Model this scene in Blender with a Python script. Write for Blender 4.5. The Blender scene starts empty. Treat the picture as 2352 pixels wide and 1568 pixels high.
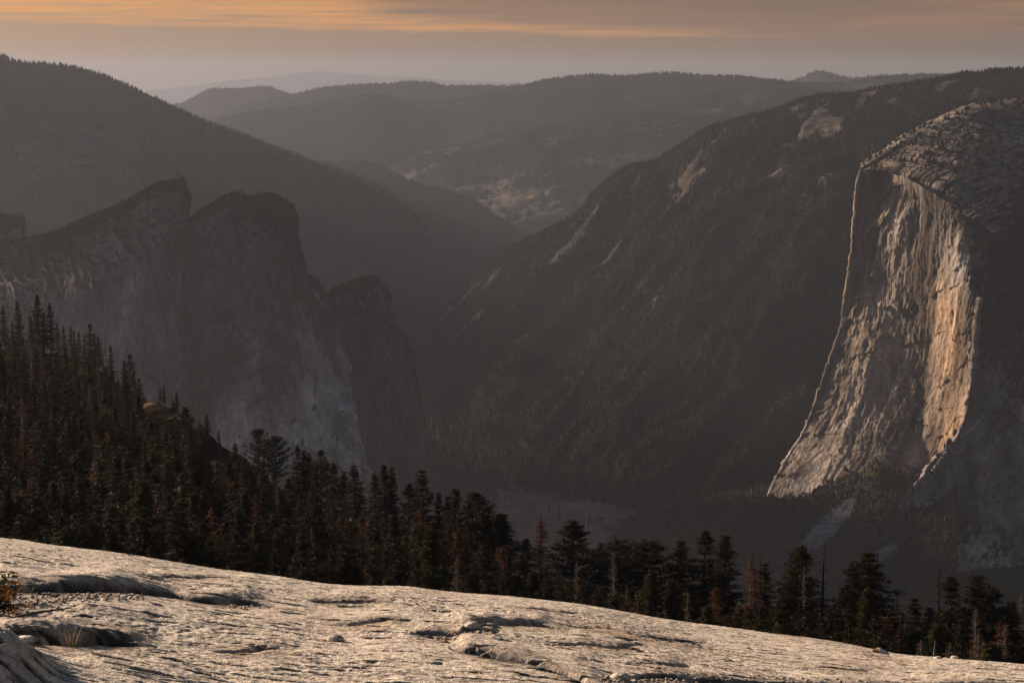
import bpy, math, random
import numpy as np

rnd = random.Random(11)
RS = np.random.RandomState(5)
sc = bpy.context.scene
COL = sc.collection
R = math.radians

# ------------------------------------------------------------------ camera, sky, sun, exposure
LENS = 67.0
FP = 2352 * LENS / 36.0
PITCH = math.atan((784 - 172) / FP)
cam_d = bpy.data.cameras.new("camera")
cam = bpy.data.objects.new("camera", cam_d)
COL.objects.link(cam)
cam_d.lens = LENS
cam_d.sensor_width = 36
cam_d.clip_start = 0.1
cam_d.clip_end = 120000
cam.location = (0, 0, 0)
cam.rotation_euler = (math.pi / 2 - PITCH, 0, 0)
sc.camera = cam

SUN_AZ = -54.0      # degrees clockwise from +Y (negative = to the left)
SUN_EL = 16.0
sd = bpy.data.lights.new("sun", "SUN")
sun = bpy.data.objects.new("sun", sd)
COL.objects.link(sun)
sd.energy = 4.6
sd.angle = R(5)
sd.color = (1.0, 0.82, 0.655)
sun.rotation_euler = (R(90 - SUN_EL), 0, R(180 - SUN_AZ) + math.pi)
_sx, _sy = math.sin(R(SUN_AZ)), math.cos(R(SUN_AZ))
import mathutils
sun.rotation_euler = mathutils.Vector((_sx * math.cos(R(SUN_EL)), _sy * math.cos(R(SUN_EL)), math.sin(R(SUN_EL)))).to_track_quat('Z', 'Y').to_euler()

world = bpy.data.worlds.new("World")
sc.world = world
world.use_nodes = True


class NT:
    """small helper for node trees"""
    def __init__(s, tree):
        s.t = tree
        tree.nodes.clear()
    def n(s, typ, **kw):
        nd = s.t.nodes.new(typ)
        for k, v in kw.items():
            if k.startswith('i_'):
                key = k[2:]
                key = int(key) if key.isdigit() else key.replace('_', ' ')
                nd.inputs[key].default_value = v
            else:
                setattr(nd, k, v)
        return nd
    def l(s, a, b):
        s.t.links.new(a, b)
    def math(s, op, a, b=None, clamp=False):
        nd = s.t.nodes.new('ShaderNodeMath')
        nd.operation = op
        nd.use_clamp = clamp
        for i, v in enumerate((a, b)):
            if v is None:
                continue
            if isinstance(v, (int, float)):
                nd.inputs[i].default_value = v
            else:
                s.l(v, nd.inputs[i])
        return nd.outputs[0]
    def mix(s, fac, a, b, blend='MIX'):
        nd = s.t.nodes.new('ShaderNodeMix')
        nd.data_type = 'RGBA'
        nd.blend_type = blend
        for sock, v in ((nd.inputs[0], fac), (nd.inputs[6], a), (nd.inputs[7], b)):
            if isinstance(v, (int, float)):
                sock.default_value = v
            elif isinstance(v, tuple):
                sock.default_value = v if len(v) == 4 else (*v, 1)
            else:
                s.l(v, sock)
        return nd.outputs[2]
    def ramp(s, fac, stops, interp='LINEAR'):
        nd = s.t.nodes.new('ShaderNodeValToRGB')
        cr = nd.color_ramp
        cr.interpolation = interp
        while len(cr.elements) < len(stops):
            cr.elements.new(0.5)
        for e, (p, c) in zip(cr.elements, stops):
            e.position = p
            e.color = c if len(c) == 4 else (*c, 1)
        s.l(fac, nd.inputs[0])
        return nd.outputs[0]
    def noise(s, vec, scale, detail=4, rough=0.55, sx=1, sy=1, sz=1, dist=0.0):
        mp = s.t.nodes.new('ShaderNodeMapping')
        mp.inputs['Scale'].default_value = (sx, sy, sz)
        s.l(vec, mp.inputs[0])
        nd = s.t.nodes.new('ShaderNodeTexNoise')
        nd.inputs['Scale'].default_value = scale
        nd.inputs['Detail'].default_value = detail
        nd.inputs['Roughness'].default_value = rough
        nd.inputs['Distortion'].default_value = dist
        s.l(mp.outputs[0], nd.inputs['Vector'])
        return nd.outputs['Fac']


def build_world():
    w = NT(world.node_tree)
    out = w.n('ShaderNodeOutputWorld')
    bg = w.n('ShaderNodeBackground')
    bg.inputs['Strength'].default_value = 0.068
    w.l(bg.outputs[0], out.inputs[0])
    sky = w.n('ShaderNodeTexSky')
    sky.sky_type = 'NISHITA'
    sky.sun_disc = False
    sky.sun_elevation = R(SUN_EL)
    sky.sun_rotation = R(SUN_AZ)
    sky.altitude = 2400
    sky.air_density = 1.4
    sky.dust_density = 3.0
    sky.ozone_density = 1.0
    tc = w.n('ShaderNodeTexCoord')
    sep = w.n('ShaderNodeSeparateXYZ')
    w.l(tc.outputs['Generated'], sep.inputs[0])
    z = sep.outputs['Z']
    # low smoky layer near the horizon, high veil above
    low = w.math('SUBTRACT', 1.0, w.math('MULTIPLY', z, 1 / 0.5), clamp=True)
    tint = w.ramp(low, [(0.0, (0.45, 0.45, 0.48)), (0.8, (0.42, 0.38, 0.36)), (0.94, (0.25, 0.175, 0.152)), (1.0, (0.24, 0.162, 0.142))])
    base = w.mix(1.0, sky.outputs[0], tint, 'MULTIPLY')
    # darker towards the side away from the sun
    side = w.math('MULTIPLY_ADD', sep.outputs['X'], -0.5)
    side.node.inputs[2].default_value = 1.0
    base = w.mix(1.0, base, w.ramp(w.math('MULTIPLY', side, 0.6), [(0, (0, 0, 0)), (1, (1.7, 1.7, 1.7))]), 'MULTIPLY')
    # streaked evening cloud bands
    v = tc.outputs['Generated']
    n1 = w.noise(v, 1.0, 5, 0.55, 5.0, 5.0, 150.0, 0.6)
    n2 = w.noise(v, 1.0, 6, 0.6, 12.0, 12.0, 420.0, 0.4)
    n3 = w.noise(v, 1.0, 3, 0.5, 3.0, 3.0, 40.0, 0.3)
    zz = w.math('MULTIPLY_ADD', sep.outputs['X'], 0.022)
    zz.node.inputs[2].default_value = 0.0
    zb = w.math('ADD', z, w.math('MULTIPLY', w.math('SUBTRACT', n1, 0.5), 0.016))
    band = w.ramp(w.math('MULTIPLY', w.math('ADD', zb, zz), 10.0),
                  [(0.0, (0, 0, 0)), (0.208, (0, 0, 0)), (0.24, (0.8, 0.8, 0.8)), (0.40, (1, 1, 1)), (0.75, (0.7, 0.7, 0.7)), (1.0, (0.3, 0.3, 0.3))])
    stre = w.ramp(n2, [(0.34, (0.15, 0.15, 0.15)), (0.54, (1, 1, 1))])
    glow = w.math('MULTIPLY', band, stre, clamp=True)
    ccol = w.ramp(w.math('ADD', w.math('MULTIPLY', sep.outputs['X'], 1.6), 0.5),
                  [(0.0, (5.9, 2.4, 0.42)), (0.45, (5.4, 2.25, 0.5)), (0.75, (2.9, 1.4, 0.55)), (1.0, (2.0, 1.02, 0.6))])
    c = w.mix(w.math('MULTIPLY', glow, 0.95), base, ccol)
    dark = w.ramp(w.math('ADD', n3, w.math('MULTIPLY', sep.outputs['X'], 0.45)), [(0.50, (0, 0, 0)), (0.61, (0.85, 0.85, 0.85))])
    dk = w.math('MULTIPLY', dark, band)
    c = w.mix(dk, c, (1.25, 0.78, 0.56))
    # the bands belong to the low sky; above them the veil takes over
    fade = w.ramp(w.math('MULTIPLY', z, 3.0), [(0.25, (0, 0, 0)), (0.6, (1, 1, 1))])
    c = w.mix(fade, c, base)
    w.l(c, bg.inputs['Color'])


build_world()
sc.view_settings.view_transform = 'Standard'
sc.view_settings.look = 'None'
sc.view_settings.gamma = 1
sc.view_settings.exposure = 1.2
sc.render.engine = 'CYCLES'
sc.cycles.use_denoising = True
sc.cycles.max_bounces = 6
sc.cycles.diffuse_bounces = 2
sc.cycles.glossy_bounces = 2
sc.cycles.transmission_bounces = 4
sc.cycles.transparent_max_bounces = 8
sc.cycles.volume_bounces = 3
sc.cycles.sample_clamp_indirect = 4
sc.render.film_transparent = False

# ------------------------------------------------------------------ helpers
cp, sp = math.cos(PITCH), math.sin(PITCH)


def P(px, py, d):
    """point seen at (px, py) of a 2352 wide frame, at distance d along +Y (metres)"""
    u = (px - 1176) / FP
    v = (784 - py) / FP
    y = cp + v * sp
    return np.array([u, y, -sp + v * cp]) * (d / y)


def proj(X):
    """world points -> pixels of a 2352 wide frame"""
    x, y, z = X[..., 0], X[..., 1], X[..., 2]
    dep = y * cp - z * sp
    up = y * sp + z * cp
    return 1176 + FP * x / dep, 784 - FP * up / dep


_perm = np.random.RandomState(1).permutation(1 << 12).astype(np.int32)
_M = (1 << 12) - 1
_ga = np.random.RandomState(2).rand(1 << 12) * 2 * np.pi
_g2 = np.stack([np.cos(_ga), np.sin(_ga)], 1).astype(np.float32)


def n2d(x, y, seed=0):
    x = np.asarray(x, np.float64)
    y = np.asarray(y, np.float64)
    xi = np.floor(x)
    yi = np.floor(y)
    fx = (x - xi).astype(np.float32)
    fy = (y - yi).astype(np.float32)
    xi = xi.astype(np.int64) + seed * 57
    yi = yi.astype(np.int64) + seed * 131
    u = fx * fx * fx * (fx * (fx * 6 - 15) + 10)
    v = fy * fy * fy * (fy * (fy * 6 - 15) + 10)
    def g(ax, ay):
        h = _perm[(_perm[(xi + ax) & _M] + yi + ay) & _M]
        gr = _g2[h]
        return gr[..., 0] * (fx - ax) + gr[..., 1] * (fy - ay)
    a = g(0, 0)
    b = g(1, 0)
    c = g(0, 1)
    d = g(1, 1)
    return (a + (b - a) * u) * (1 - v) + (c + (d - c) * u) * v


def fbm(x, y, oct=5, seed=0, lac=2.03, gain=0.5):
    r = 0
    a = 1.0
    f = 1.0
    for i in range(oct):
        r = r + a * n2d(x * f, y * f, seed + i * 7)
        a *= gain
        f *= lac
    return r


def ridged(x, y, oct=5, seed=0, gain=0.5):
    r = 0
    a = 1.0
    f = 1.0
    for i in range(oct):
        r = r + a * (1 - 2.2 * np.abs(n2d(x * f, y * f, seed + i * 7)))
        a *= gain
        f *= 2.07
    return r * 0.5


def mesh_obj(name, verts, faces, mat, parent=None, smooth=True, attrs=None):
    """faces: (n,k) int array (all the same size) or a list of such arrays"""
    if not isinstance(faces, list):
        faces = [faces]
    faces = [np.asarray(f, np.int32) for f in faces if len(f)]
    me = bpy.data.meshes.new(name)
    verts = np.asarray(verts, np.float32)
    me.vertices.add(len(verts))
    me.vertices.foreach_set('co', verts.ravel())
    loops = np.concatenate([f.ravel() for f in faces])
    tot = np.concatenate([np.full(len(f), f.shape[1], np.int32) for f in faces])
    start = np.concatenate([[0], np.cumsum(tot)[:-1]]).astype(np.int32)
    me.loops.add(len(loops))
    me.loops.foreach_set('vertex_index', loops)
    me.polygons.add(len(tot))
    me.polygons.foreach_set('loop_start', start)
    me.polygons.foreach_set('loop_total', tot)
    me.polygons.foreach_set('use_smooth', np.full(len(tot), smooth))
    if attrs:
        for k, a in attrs.items():
            at = me.attributes.new(k, 'FLOAT', 'POINT')
            at.data.foreach_set('value', np.asarray(a, np.float32).ravel())
    me.update(calc_edges=True)
    me.validate()
    if mat is not None:
        me.materials.append(mat)
    o = bpy.data.objects.new(name, me)
    COL.objects.link(o)
    if parent is not None:
        o.parent = parent
    return o


def tag(o, label=None, cat=None, group=None, kind=None):
    if label:
        o['label'] = label
    if cat:
        o['category'] = cat
    if group:
        o['group'] = group
    if kind:
        o['kind'] = kind
    return o


def empty(name, loc, rz=0.0, s=1.0):
    o = bpy.data.objects.new(name, None)
    COL.objects.link(o)
    o.location = loc
    o.rotation_euler = (0, 0, rz)
    o.scale = (s, s, s)
    return o


def grid_faces(nr, nc, wrap=False):
    i = np.arange(nr - 1)[:, None]
    j = np.arange(nc - (0 if wrap else 1))[None, :]
    a = i * nc + j
    b = i * nc + (j + 1) % nc
    return np.stack([a, b, b + nc, a + nc], -1).reshape(-1, 4)


def resample(poly, n):
    """poly of (px,py,d) resampled evenly by picture length"""
    p = np.array(poly, float)
    s = np.r_[0, np.cumsum(np.hypot(np.diff(p[:, 0]), np.diff(p[:, 1])))]
    t = np.linspace(0, s[-1], n)
    return np.stack([np.interp(t, s, p[:, k]) for k in range(3)], 1)


def up_rows(C, n):
    """Catmull-Rom along axis 0"""
    m = len(C)
    t = np.linspace(0, m - 1, n)
    i = np.clip(t.astype(int), 0, m - 2)
    f = (t - i)[:, None, None]
    p0 = C[np.clip(i - 1, 0, m - 1)]
    p1 = C[i]
    p2 = C[i + 1]
    p3 = C[np.clip(i + 2, 0, m - 1)]
    return 0.5 * ((2 * p1) + (-p0 + p2) * f + (2 * p0 - 5 * p1 + 4 * p2 - p3) * f ** 2 + (-p0 + 3 * p1 - 3 * p2 + p3) * f ** 3)


def gnormals(G):
    du = np.gradient(G, axis=1)
    dv = np.gradient(G, axis=0)
    n = np.cross(du, dv)
    n /= np.linalg.norm(n, axis=2, keepdims=True) + 1e-9
    return n


def patch(rows, nc, nr, back=None, front_n=None, left_back=None, right_back=None):
    """rows: front polylines top to bottom, each (px,py,d); back: [(dd, dz), ...] rows behind the top one.
    left_back/right_back: (dpx, dd) extra columns turning round the ends. Returns grid of world points (rows x cols)."""
    k = front_n or 24
    R_ = []
    for r in rows:
        q = resample(r, k)
        w = [P(*a) for a in q]
        if left_back:
            a = q[0]
            w = [P(a[0] + left_back[0], a[1], a[2] + left_back[1]), P(a[0] + left_back[0] * .35, a[1], a[2] + left_back[1] * .07)] + w
        if right_back:
            a = q[-1]
            w = w + [P(a[0] + right_back[0] * .1, a[1], a[2] + right_back[1] * .07), P(a[0] + right_back[0], a[1], a[2] + right_back[1])]
        R_.append(np.array(w))
    top = R_[0]
    B = []
    for dd, dz in (back or []):
        b = top.copy()
        f = (b[:, 1] + dd) / b[:, 1]
        b[:, 0] *= f
        b[:, 1] *= f
        b[:, 2] += dz
        B.append(b)
    C = np.array(B[::-1] + R_)
    G = up_rows(C, nr)
    G = up_rows(G.transpose(1, 0, 2), nc).transpose(1, 0, 2)
    return G


# ------------------------------------------------------------------ materials
def new_mat(name):
    m = bpy.data.materials.new(name)
    m.use_nodes = True
    n = NT(m.node_tree)
    out = n.n('ShaderNodeOutputMaterial')
    b = n.n('ShaderNodeBsdfPrincipled')
    b.inputs['Roughness'].default_value = 0.9
    b.inputs['Specular IOR Level'].default_value = 0.2
    n.l(b.outputs[0], out.inputs[0])
    return m, n, b


def terrain_mat(name, rock, veg, veg2, scale, streak=1.0, bump=6.0, rough=0.92, con=0.0, zs=1.0):
    """rock with vertical streaks where attribute veg is low, wooded ground where it is high; scale in 1/m"""
    m, n, b = new_mat(name)
    b.inputs['Roughness'].default_value = rough
    b.inputs['Specular IOR Level'].default_value = 0.0
    g = n.n('ShaderNodeNewGeometry')
    pos = g.outputs['Position']
    at = n.n('ShaderNodeAttribute')
    at.attribute_name = 'veg'
    tone = n.n('ShaderNodeAttribute')
    tone.attribute_name = 'tone'
    s1 = n.noise(pos, scale, 7, 0.62, 1, 1, 0.12 * zs)
    s2 = n.noise(pos, scale * 4.5, 6, 0.65, 1, 1, 0.22 * zs, 0.5)
    s3 = n.noise(pos, scale * 0.35, 4, 0.55, 1, 1, 0.5)
    s4 = n.noise(pos, scale * 8, 4, 0.6)
    dark = tuple(c * 0.35 for c in rock)
    lite = tuple(min(1, c * 1.45) for c in rock)
    dark = tuple(c * (1 - con * .5) for c in dark)
    lite = tuple(min(1, c * (1 + con * .6)) for c in lite)
    c1 = n.ramp(s1, [(0.30 + con * .1, dark), (0.5, rock), (0.72 - con * .1, lite)])
    c2 = n.ramp(s2, [(0.32, (0.35, 0.33, 0.33)), (0.55, (1, 1, 1)), (0.75, (1.5, 1.45, 1.4))])
    rc = n.mix(streak, c1, c2, 'MULTIPLY')
    warm = n.ramp(s3, [(0.35, (0.9, 0.92, 0.98)), (0.65, (1.12, 1.0, 0.86))])
    rc = n.mix(1.0, rc, warm, 'MULTIPLY')
    tn = n.n('ShaderNodeMath', operation='MULTIPLY')
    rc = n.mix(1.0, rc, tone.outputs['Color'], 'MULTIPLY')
    och = n.n('ShaderNodeAttribute')
    och.attribute_name = 'ochre'
    rc = n.mix(och.outputs['Fac'], rc, n.mix(1.0, rc, (1.1, 0.92, 0.75), 'MULTIPLY'))
    vc = n.ramp(s4, [(0.3, tuple(c * 0.45 for c in veg)), (0.52, veg), (0.72, veg2)])
    fac = n.math('ADD', at.outputs['Fac'], n.math('MULTIPLY', n.math('SUBTRACT', s4, 0.5), 1.3))
    fac = n.math('ADD', fac, n.math('MULTIPLY', n.math('SUBTRACT', s2, 0.5), 0.6))
    fac = n.ramp(fac, [(0.42, (0, 0, 0)), (0.58, (1, 1, 1))])
    col = n.mix(fac, rc, vc)
    n.l(col, b.inputs['Base Color'])
    bp = n.n('ShaderNodeBump')
    bp.inputs['Strength'].default_value = 1.0
    bp.inputs['Distance'].default_value = bump
    h = n.math('ADD', n.math('MULTIPLY', s2, 1.0), n.math('MULTIPLY', s4, 0.5))
    n.l(h, bp.inputs['Height'])
    n.l(bp.outputs[0], b.inputs['Normal'])
    return m


GRAN = (0.21, 0.18, 0.155)
VEG = (0.013, 0.0122, 0.009)
VEG2 = (0.024, 0.018, 0.012)
mat_cap = terrain_mat('pale_granite_wall', (0.205, 0.168, 0.134), VEG, VEG2, 0.012, 0.95, 9.0, con=.3, zs=.7)
mat_cath = terrain_mat('grey_granite_wall', (0.125, 0.105, 0.097), VEG, VEG2, 0.009, 1.0, 10.0, con=0.7, zs=0.5)
mat_hill = terrain_mat('wooded_mountain', (0.060, 0.052, 0.047), VEG, VEG2, 0.010, 0.9, 14.0)
mat_talus = terrain_mat('brushy_talus', (0.20, 0.175, 0.16), (0.040, 0.036, 0.022), (0.065, 0.055, 0.034), 0.014, 0.9, 8.0)  # brush colour lightened to carry the haze brightness of the valley bottom
mat_spur = terrain_mat('craggy_wooded_mountain', (0.075, 0.064, 0.058), (0.014, 0.0135, 0.0095), (0.034, 0.024, 0.016), 0.008, 0.9, 14.0, con=.4)
mat_far = terrain_mat('far_wooded_hill', (0.13, 0.115, 0.10), (0.018, 0.019, 0.015), (0.034, 0.031, 0.023), 0.004, 0.7, 20.0)
mat_floor = terrain_mat('valley_floor', (0.22, 0.145, 0.10), (0.018, 0.0155, 0.012), (0.042, 0.028, 0.020), 0.006, 0.4, 4.0)
mat_fground = terrain_mat('forest_ground', (0.12, 0.092, 0.072), (0.022, 0.016, 0.010), (0.045, 0.031, 0.018), 0.12, 0.8, 0.5)


def foliage_mat(name, c1, c2, c3, rng=True):
    m, n, b = new_mat(name)
    b.inputs['Roughness'].default_value = 0.75
    b.inputs['Specular IOR Level'].default_value = 0.03
    g = n.n('ShaderNodeNewGeometry')
    oi = n.n('ShaderNodeObjectInfo')
    r1 = n.ramp(g.outputs['Random Per Island'], [(0, tuple(c * 0.6 for c in c1)), (0.6, c1), (1.0, c2)])
    r2 = n.mix(n.ramp(oi.outputs['Random'], [(0.4, (0, 0, 0)), (1, (0.75, 0.75, 0.75))]), r1, c3) if rng else r1
    n.l(r2, b.inputs['Base Color'])
    # needles let a little light through
    tr = n.n('ShaderNodeBsdfTranslucent')
    n.l(r2, tr.inputs[0])
    mx = n.n('ShaderNodeMixShader')
    mx.inputs[0].default_value = 0.25
    out = [x for x in n.t.nodes if x.type == 'OUTPUT_MATERIAL'][0]
    n.l(b.outputs[0], mx.inputs[1])
    n.l(tr.outputs[0], mx.inputs[2])
    n.l(mx.outputs[0], out.inputs[0])
    return m


mat_green = foliage_mat('dark_green_needles', (0.021, 0.0165, 0.0065), (0.040, 0.030, 0.011), (0.036, 0.020, 0.009))
mat_olive = foliage_mat('olive_needles', (0.030, 0.029, 0.011), (0.055, 0.047, 0.018), (0.045, 0.030, 0.013))
mat_rust = foliage_mat('rust_brown_needles', (0.085, 0.028, 0.012), (0.14, 0.05, 0.02), (0.07, 0.032, 0.016))
mat_pinkg = foliage_mat('bare_brown_twigs', (0.085, 0.054, 0.037), (0.14, 0.09, 0.062), (0.075, 0.045, 0.03))
mat_dist = foliage_mat('distant_needles', (0.014, 0.0135, 0.009), (0.026, 0.021, 0.013), (0, 0, 0), False)
mat_valley = foliage_mat('valley_needles', (0.034, 0.027, 0.018), (0.065, 0.046, 0.030), (0, 0, 0), False)  # lighter needles: haze brightness low in the valley put into the colour
mat_oak = foliage_mat('autumn_oak_leaves', (0.10, 0.055, 0.025), (0.16, 0.09, 0.04), (0.08, 0.06, 0.03))
mat_orange = foliage_mat('orange_leaves', (0.20, 0.065, 0.012), (0.32, 0.11, 0.02), (0.1, 0.09, 0.02), False)
mat_leafg = foliage_mat('dull_green_leaves', (0.05, 0.05, 0.015), (0.10, 0.08, 0.02), (0.1, 0.09, 0.02), False)


def bark_mat(name, c):
    m, n, b = new_mat(name)
    tc = n.n('ShaderNodeTexCoord')
    s = n.noise(tc.outputs['Object'], 6.0, 4, 0.6, 1, 1, 0.2)
    col = n.ramp(s, [(0.3, tuple(x * 0.5 for x in c)), (0.6, c), (0.8, tuple(x * 1.4 for x in c))])
    n.l(col, b.inputs['Base Color'])
    return m


mat_bark = bark_mat('brown_bark', (0.035, 0.024, 0.017))
mat_grey = bark_mat('weathered_dead_wood', (0.15, 0.115, 0.09))
mat_char = bark_mat('charred_dead_wood', (0.018, 0.013, 0.010))


def rock_mat():
    m, n, b = new_mat('coarse_pale_granite')
    b.inputs['Roughness'].default_value = 0.8
    b.inputs['Specular IOR Level'].default_value = 0.3
    g = n.n('ShaderNodeNewGeometry')
    pos = g.outputs['Position']
    a1 = n.noise(pos, 0.9, 5, 0.6)
    a2 = n.noise(pos, 14.0, 6, 0.7)
    a3 = n.noise(pos, 70.0, 3, 0.65)
    a4 = n.noise(pos, 2.6, 6, 0.65, 1.0, 2.2, 1.0, 0.4)
    base = n.ramp(a1, [(0.3, (0.64, 0.52, 0.395)), (0.7, (0.74, 0.61, 0.465))])
    sp1 = n.ramp(a2, [(0.34, (0.26, 0.22, 0.18)), (0.48, (0.90, 0.89, 0.88)), (0.66, (1.28, 1.25, 1.22))])
    sp2 = n.ramp(a3, [(0.30, (0.45, 0.42, 0.40)), (0.45, (1, 1, 1)), (0.68, (1.3, 1.28, 1.25))])
    c = n.mix(1.0, base, sp1, 'MULTIPLY')
    c = n.mix(0.85, c, sp2, 'MULTIPLY')
    grey = n.ramp(a4, [(0.56, (0, 0, 0)), (0.72, (0.55, 0.55, 0.55))])
    c = n.mix(grey, c, (0.23, 0.205, 0.19))
    a5 = n.noise(pos, 1.0, 5, 0.7, 9.0, 13.0, 9.0, 0.3)
    dash = n.ramp(a5, [(0.56, (0, 0, 0)), (0.63, (0.85, 0.85, 0.85))])
    c = n.mix(dash, c, (0.14, 0.105, 0.08))
    at = n.n('ShaderNodeAttribute')
    at.attribute_name = 'ochre'
    oc = n.math('MULTIPLY', at.outputs['Fac'], n.ramp(a4, [(0.35, (0.2, 0.2, 0.2)), (0.6, (1, 1, 1))]), clamp=True)
    c = n.mix(oc, c, (0.36, 0.20, 0.085))
    at2 = n.n('ShaderNodeAttribute')
    at2.attribute_name = 'crevice_dark'
    li = n.math('MULTIPLY', at2.outputs['Fac'], n.ramp(a2, [(0.35, (0.75, 0.75, 0.75)), (0.5, (1, 1, 1))]), clamp=True)
    c = n.mix(li, c, (0.035, 0.027, 0.020))
    n.l(c, b.inputs['Base Color'])
    # mica glints
    vo = n.n('ShaderNodeTexVoronoi')
    vo.inputs['Scale'].default_value = 26.0
    n.l(pos, vo.inputs['Vector'])
    gl = n.ramp(vo.outputs['Color'], [(0.90, (0.8, 0.8, 0.8)), (0.97, (0.22, 0.22, 0.22))])
    n.l(gl, b.inputs['Roughness'])
    bp = n.n('ShaderNodeBump')
    bp.inputs['Strength'].default_value = 1.0
    bp.inputs['Distance'].default_value = 0.035
    h = n.math('ADD', a2, n.math('MULTIPLY', a3, 0.35))
    n.l(h, bp.inputs['Height'])
    n.l(bp.outputs[0], b.inputs['Normal'])
    return m


mat_rock = rock_mat()

# ------------------------------------------------------------------ foreground granite dome
H_EYE = 1.7
RSTAR = 14.0
B_ = H_EYE / RSTAR ** 2
_sil = np.array([(-400, 1225), (-120, 1236), (0, 1241), (40, 1242), (90, 1254), (160, 1262), (230, 1270), (320, 1284), (420, 1300), (520, 1316), (600, 1320),
                 (680, 1330), (730, 1341), (800, 1342), (870, 1345), (910, 1341), (960, 1347), (1020, 1358), (1100, 1362), (1180, 1370),
                 (1260, 1382), (1340, 1390), (1420, 1405), (1500, 1420), (1600, 1438), (1700, 1452), (1800, 1466), (1900, 1476),
                 (2000, 1490), (2060, 1504), (2130, 1505), (2200, 1511), (2300, 1519), (2352, 1524), (2500, 1540), (2800, 1570)], float)
_sw = np.array([P(a, b, 1.0) for a, b in _sil])
_saz = np.arctan2(_sw[:, 0], _sw[:, 1])
_st = _sw[:, 2] / np.hypot(_sw[:, 0], _sw[:, 1])
_sa = -_st - 2 * math.sqrt(H_EYE * B_)


_daz = np.linspace(_saz[0], _saz[-1], 800)
_dk = np.exp(-np.linspace(-2.2, 2.2, 61) ** 2)
_dsa = np.convolve(np.pad(np.interp(_daz, _saz, _sa), 30, mode='edge'), _dk / _dk.sum(), mode='valid')


def dome_a(az):
    return np.interp(az, _daz, _dsa)


def dome_z(r, az):
    return -H_EYE - dome_a(az) * r - B_ * r * r


def dome_hit(px, py):
    w = P(px, py, 1.0)
    az = math.atan2(w[0], w[1])
    t = w[2] / math.hypot(w[0], w[1])
    a = float(dome_a(az))
    q = a + t
    disc = q * q - 4 * B_ * H_EYE
    r = (-q - math.sqrt(max(disc, 0))) / (2 * B_)
    return r * math.sin(az), r * math.cos(az)


# ledges read off the photo: points (px, py, height m), width of the raised part behind, groove depth
LEDGES = [
    ([(-150, 1335, .16), (60, 1352, .17), (150, 1358, .17), (250, 1362, .20), (330, 1360, .17), (400, 1368, .12), (450, 1382, .12), (520, 1388, .16), (590, 1390, .10), (640, 1392, .02)], 1.3, .09, 1),
    ([(330, 1340, .02), (400, 1336, .06), (470, 1340, .07), (540, 1345, .02)], .5, .03, 0),
    ([(-60, 1474, .16), (60, 1478, .20), (140, 1484, .22), (230, 1478, .18), (300, 1480, .10), (380, 1476, .0)], 1.0, .05, 0),
    ([(190, 1462, .0), (250, 1468, .07), (300, 1467, .07), (330, 1462, .0)], .25, .03, 1),
    ([(90, 1432, .0), (150, 1426, .05), (210, 1431, .0)], .2, .03, 1),
    ([(1010, 1440, .02), (1080, 1446, .10), (1150, 1440, .12), (1240, 1440, .13), (1290, 1447, .05), (1330, 1450, .0)], .8, .04, 0),
    ([(940, 1455, .02), (1000, 1460, .10), (1060, 1464, .13), (1110, 1462, .12), (1150, 1455, .04)], .4, .08, 1),
    ([(1030, 1486, .03), (1070, 1497, .12), (1130, 1507, .13), (1200, 1520, .10), (1270, 1538, .07), (1330, 1556, .06), (1390, 1580, .03)], .8, .12, 1),
    ([(1440, 1520, .0), (1540, 1524, .04), (1600, 1530, .0)], .4, .02, 0),
    ([(1420, 1552, .0), (1500, 1550, .05), (1650, 1558, .06), (1800, 1564, .06), (1950, 1568, .07), (2150, 1566, .05), (2352, 1572, .05)], .6, .08, 1),
    ([(1830, 1440 + 74, .0), (1870, 1524, .03), (1960, 1528, .03), (2010, 1532, .0)], .3, .02, 0),
    ([(700, 1380, .0), (780, 1385, .04), (860, 1384, .03), (920, 1388, .0)], .3, .03, 1),
    ([(700, 1420, .0), (800, 1430, .04), (900, 1424, .05), (960, 1432, .0)], .35, .02, 0),
    ([(1180, 1398, .0), (1260, 1402, .03), (1340, 1406, .0)], .3, .02, 1),
    ([(1450, 1452, .0), (1540, 1462, .03), (1640, 1470, .0)], .3, .02, 1),
    ([(480, 1482, .0), (560, 1488, .03), (640, 1484, .03), (700, 1490, .0)], .3, .02, 0),
    ([(1240, 1480, .0), (1330, 1476, .05), (1420, 1484, .04), (1500, 1480, .0)], .5, .02, 0),
]


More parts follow.
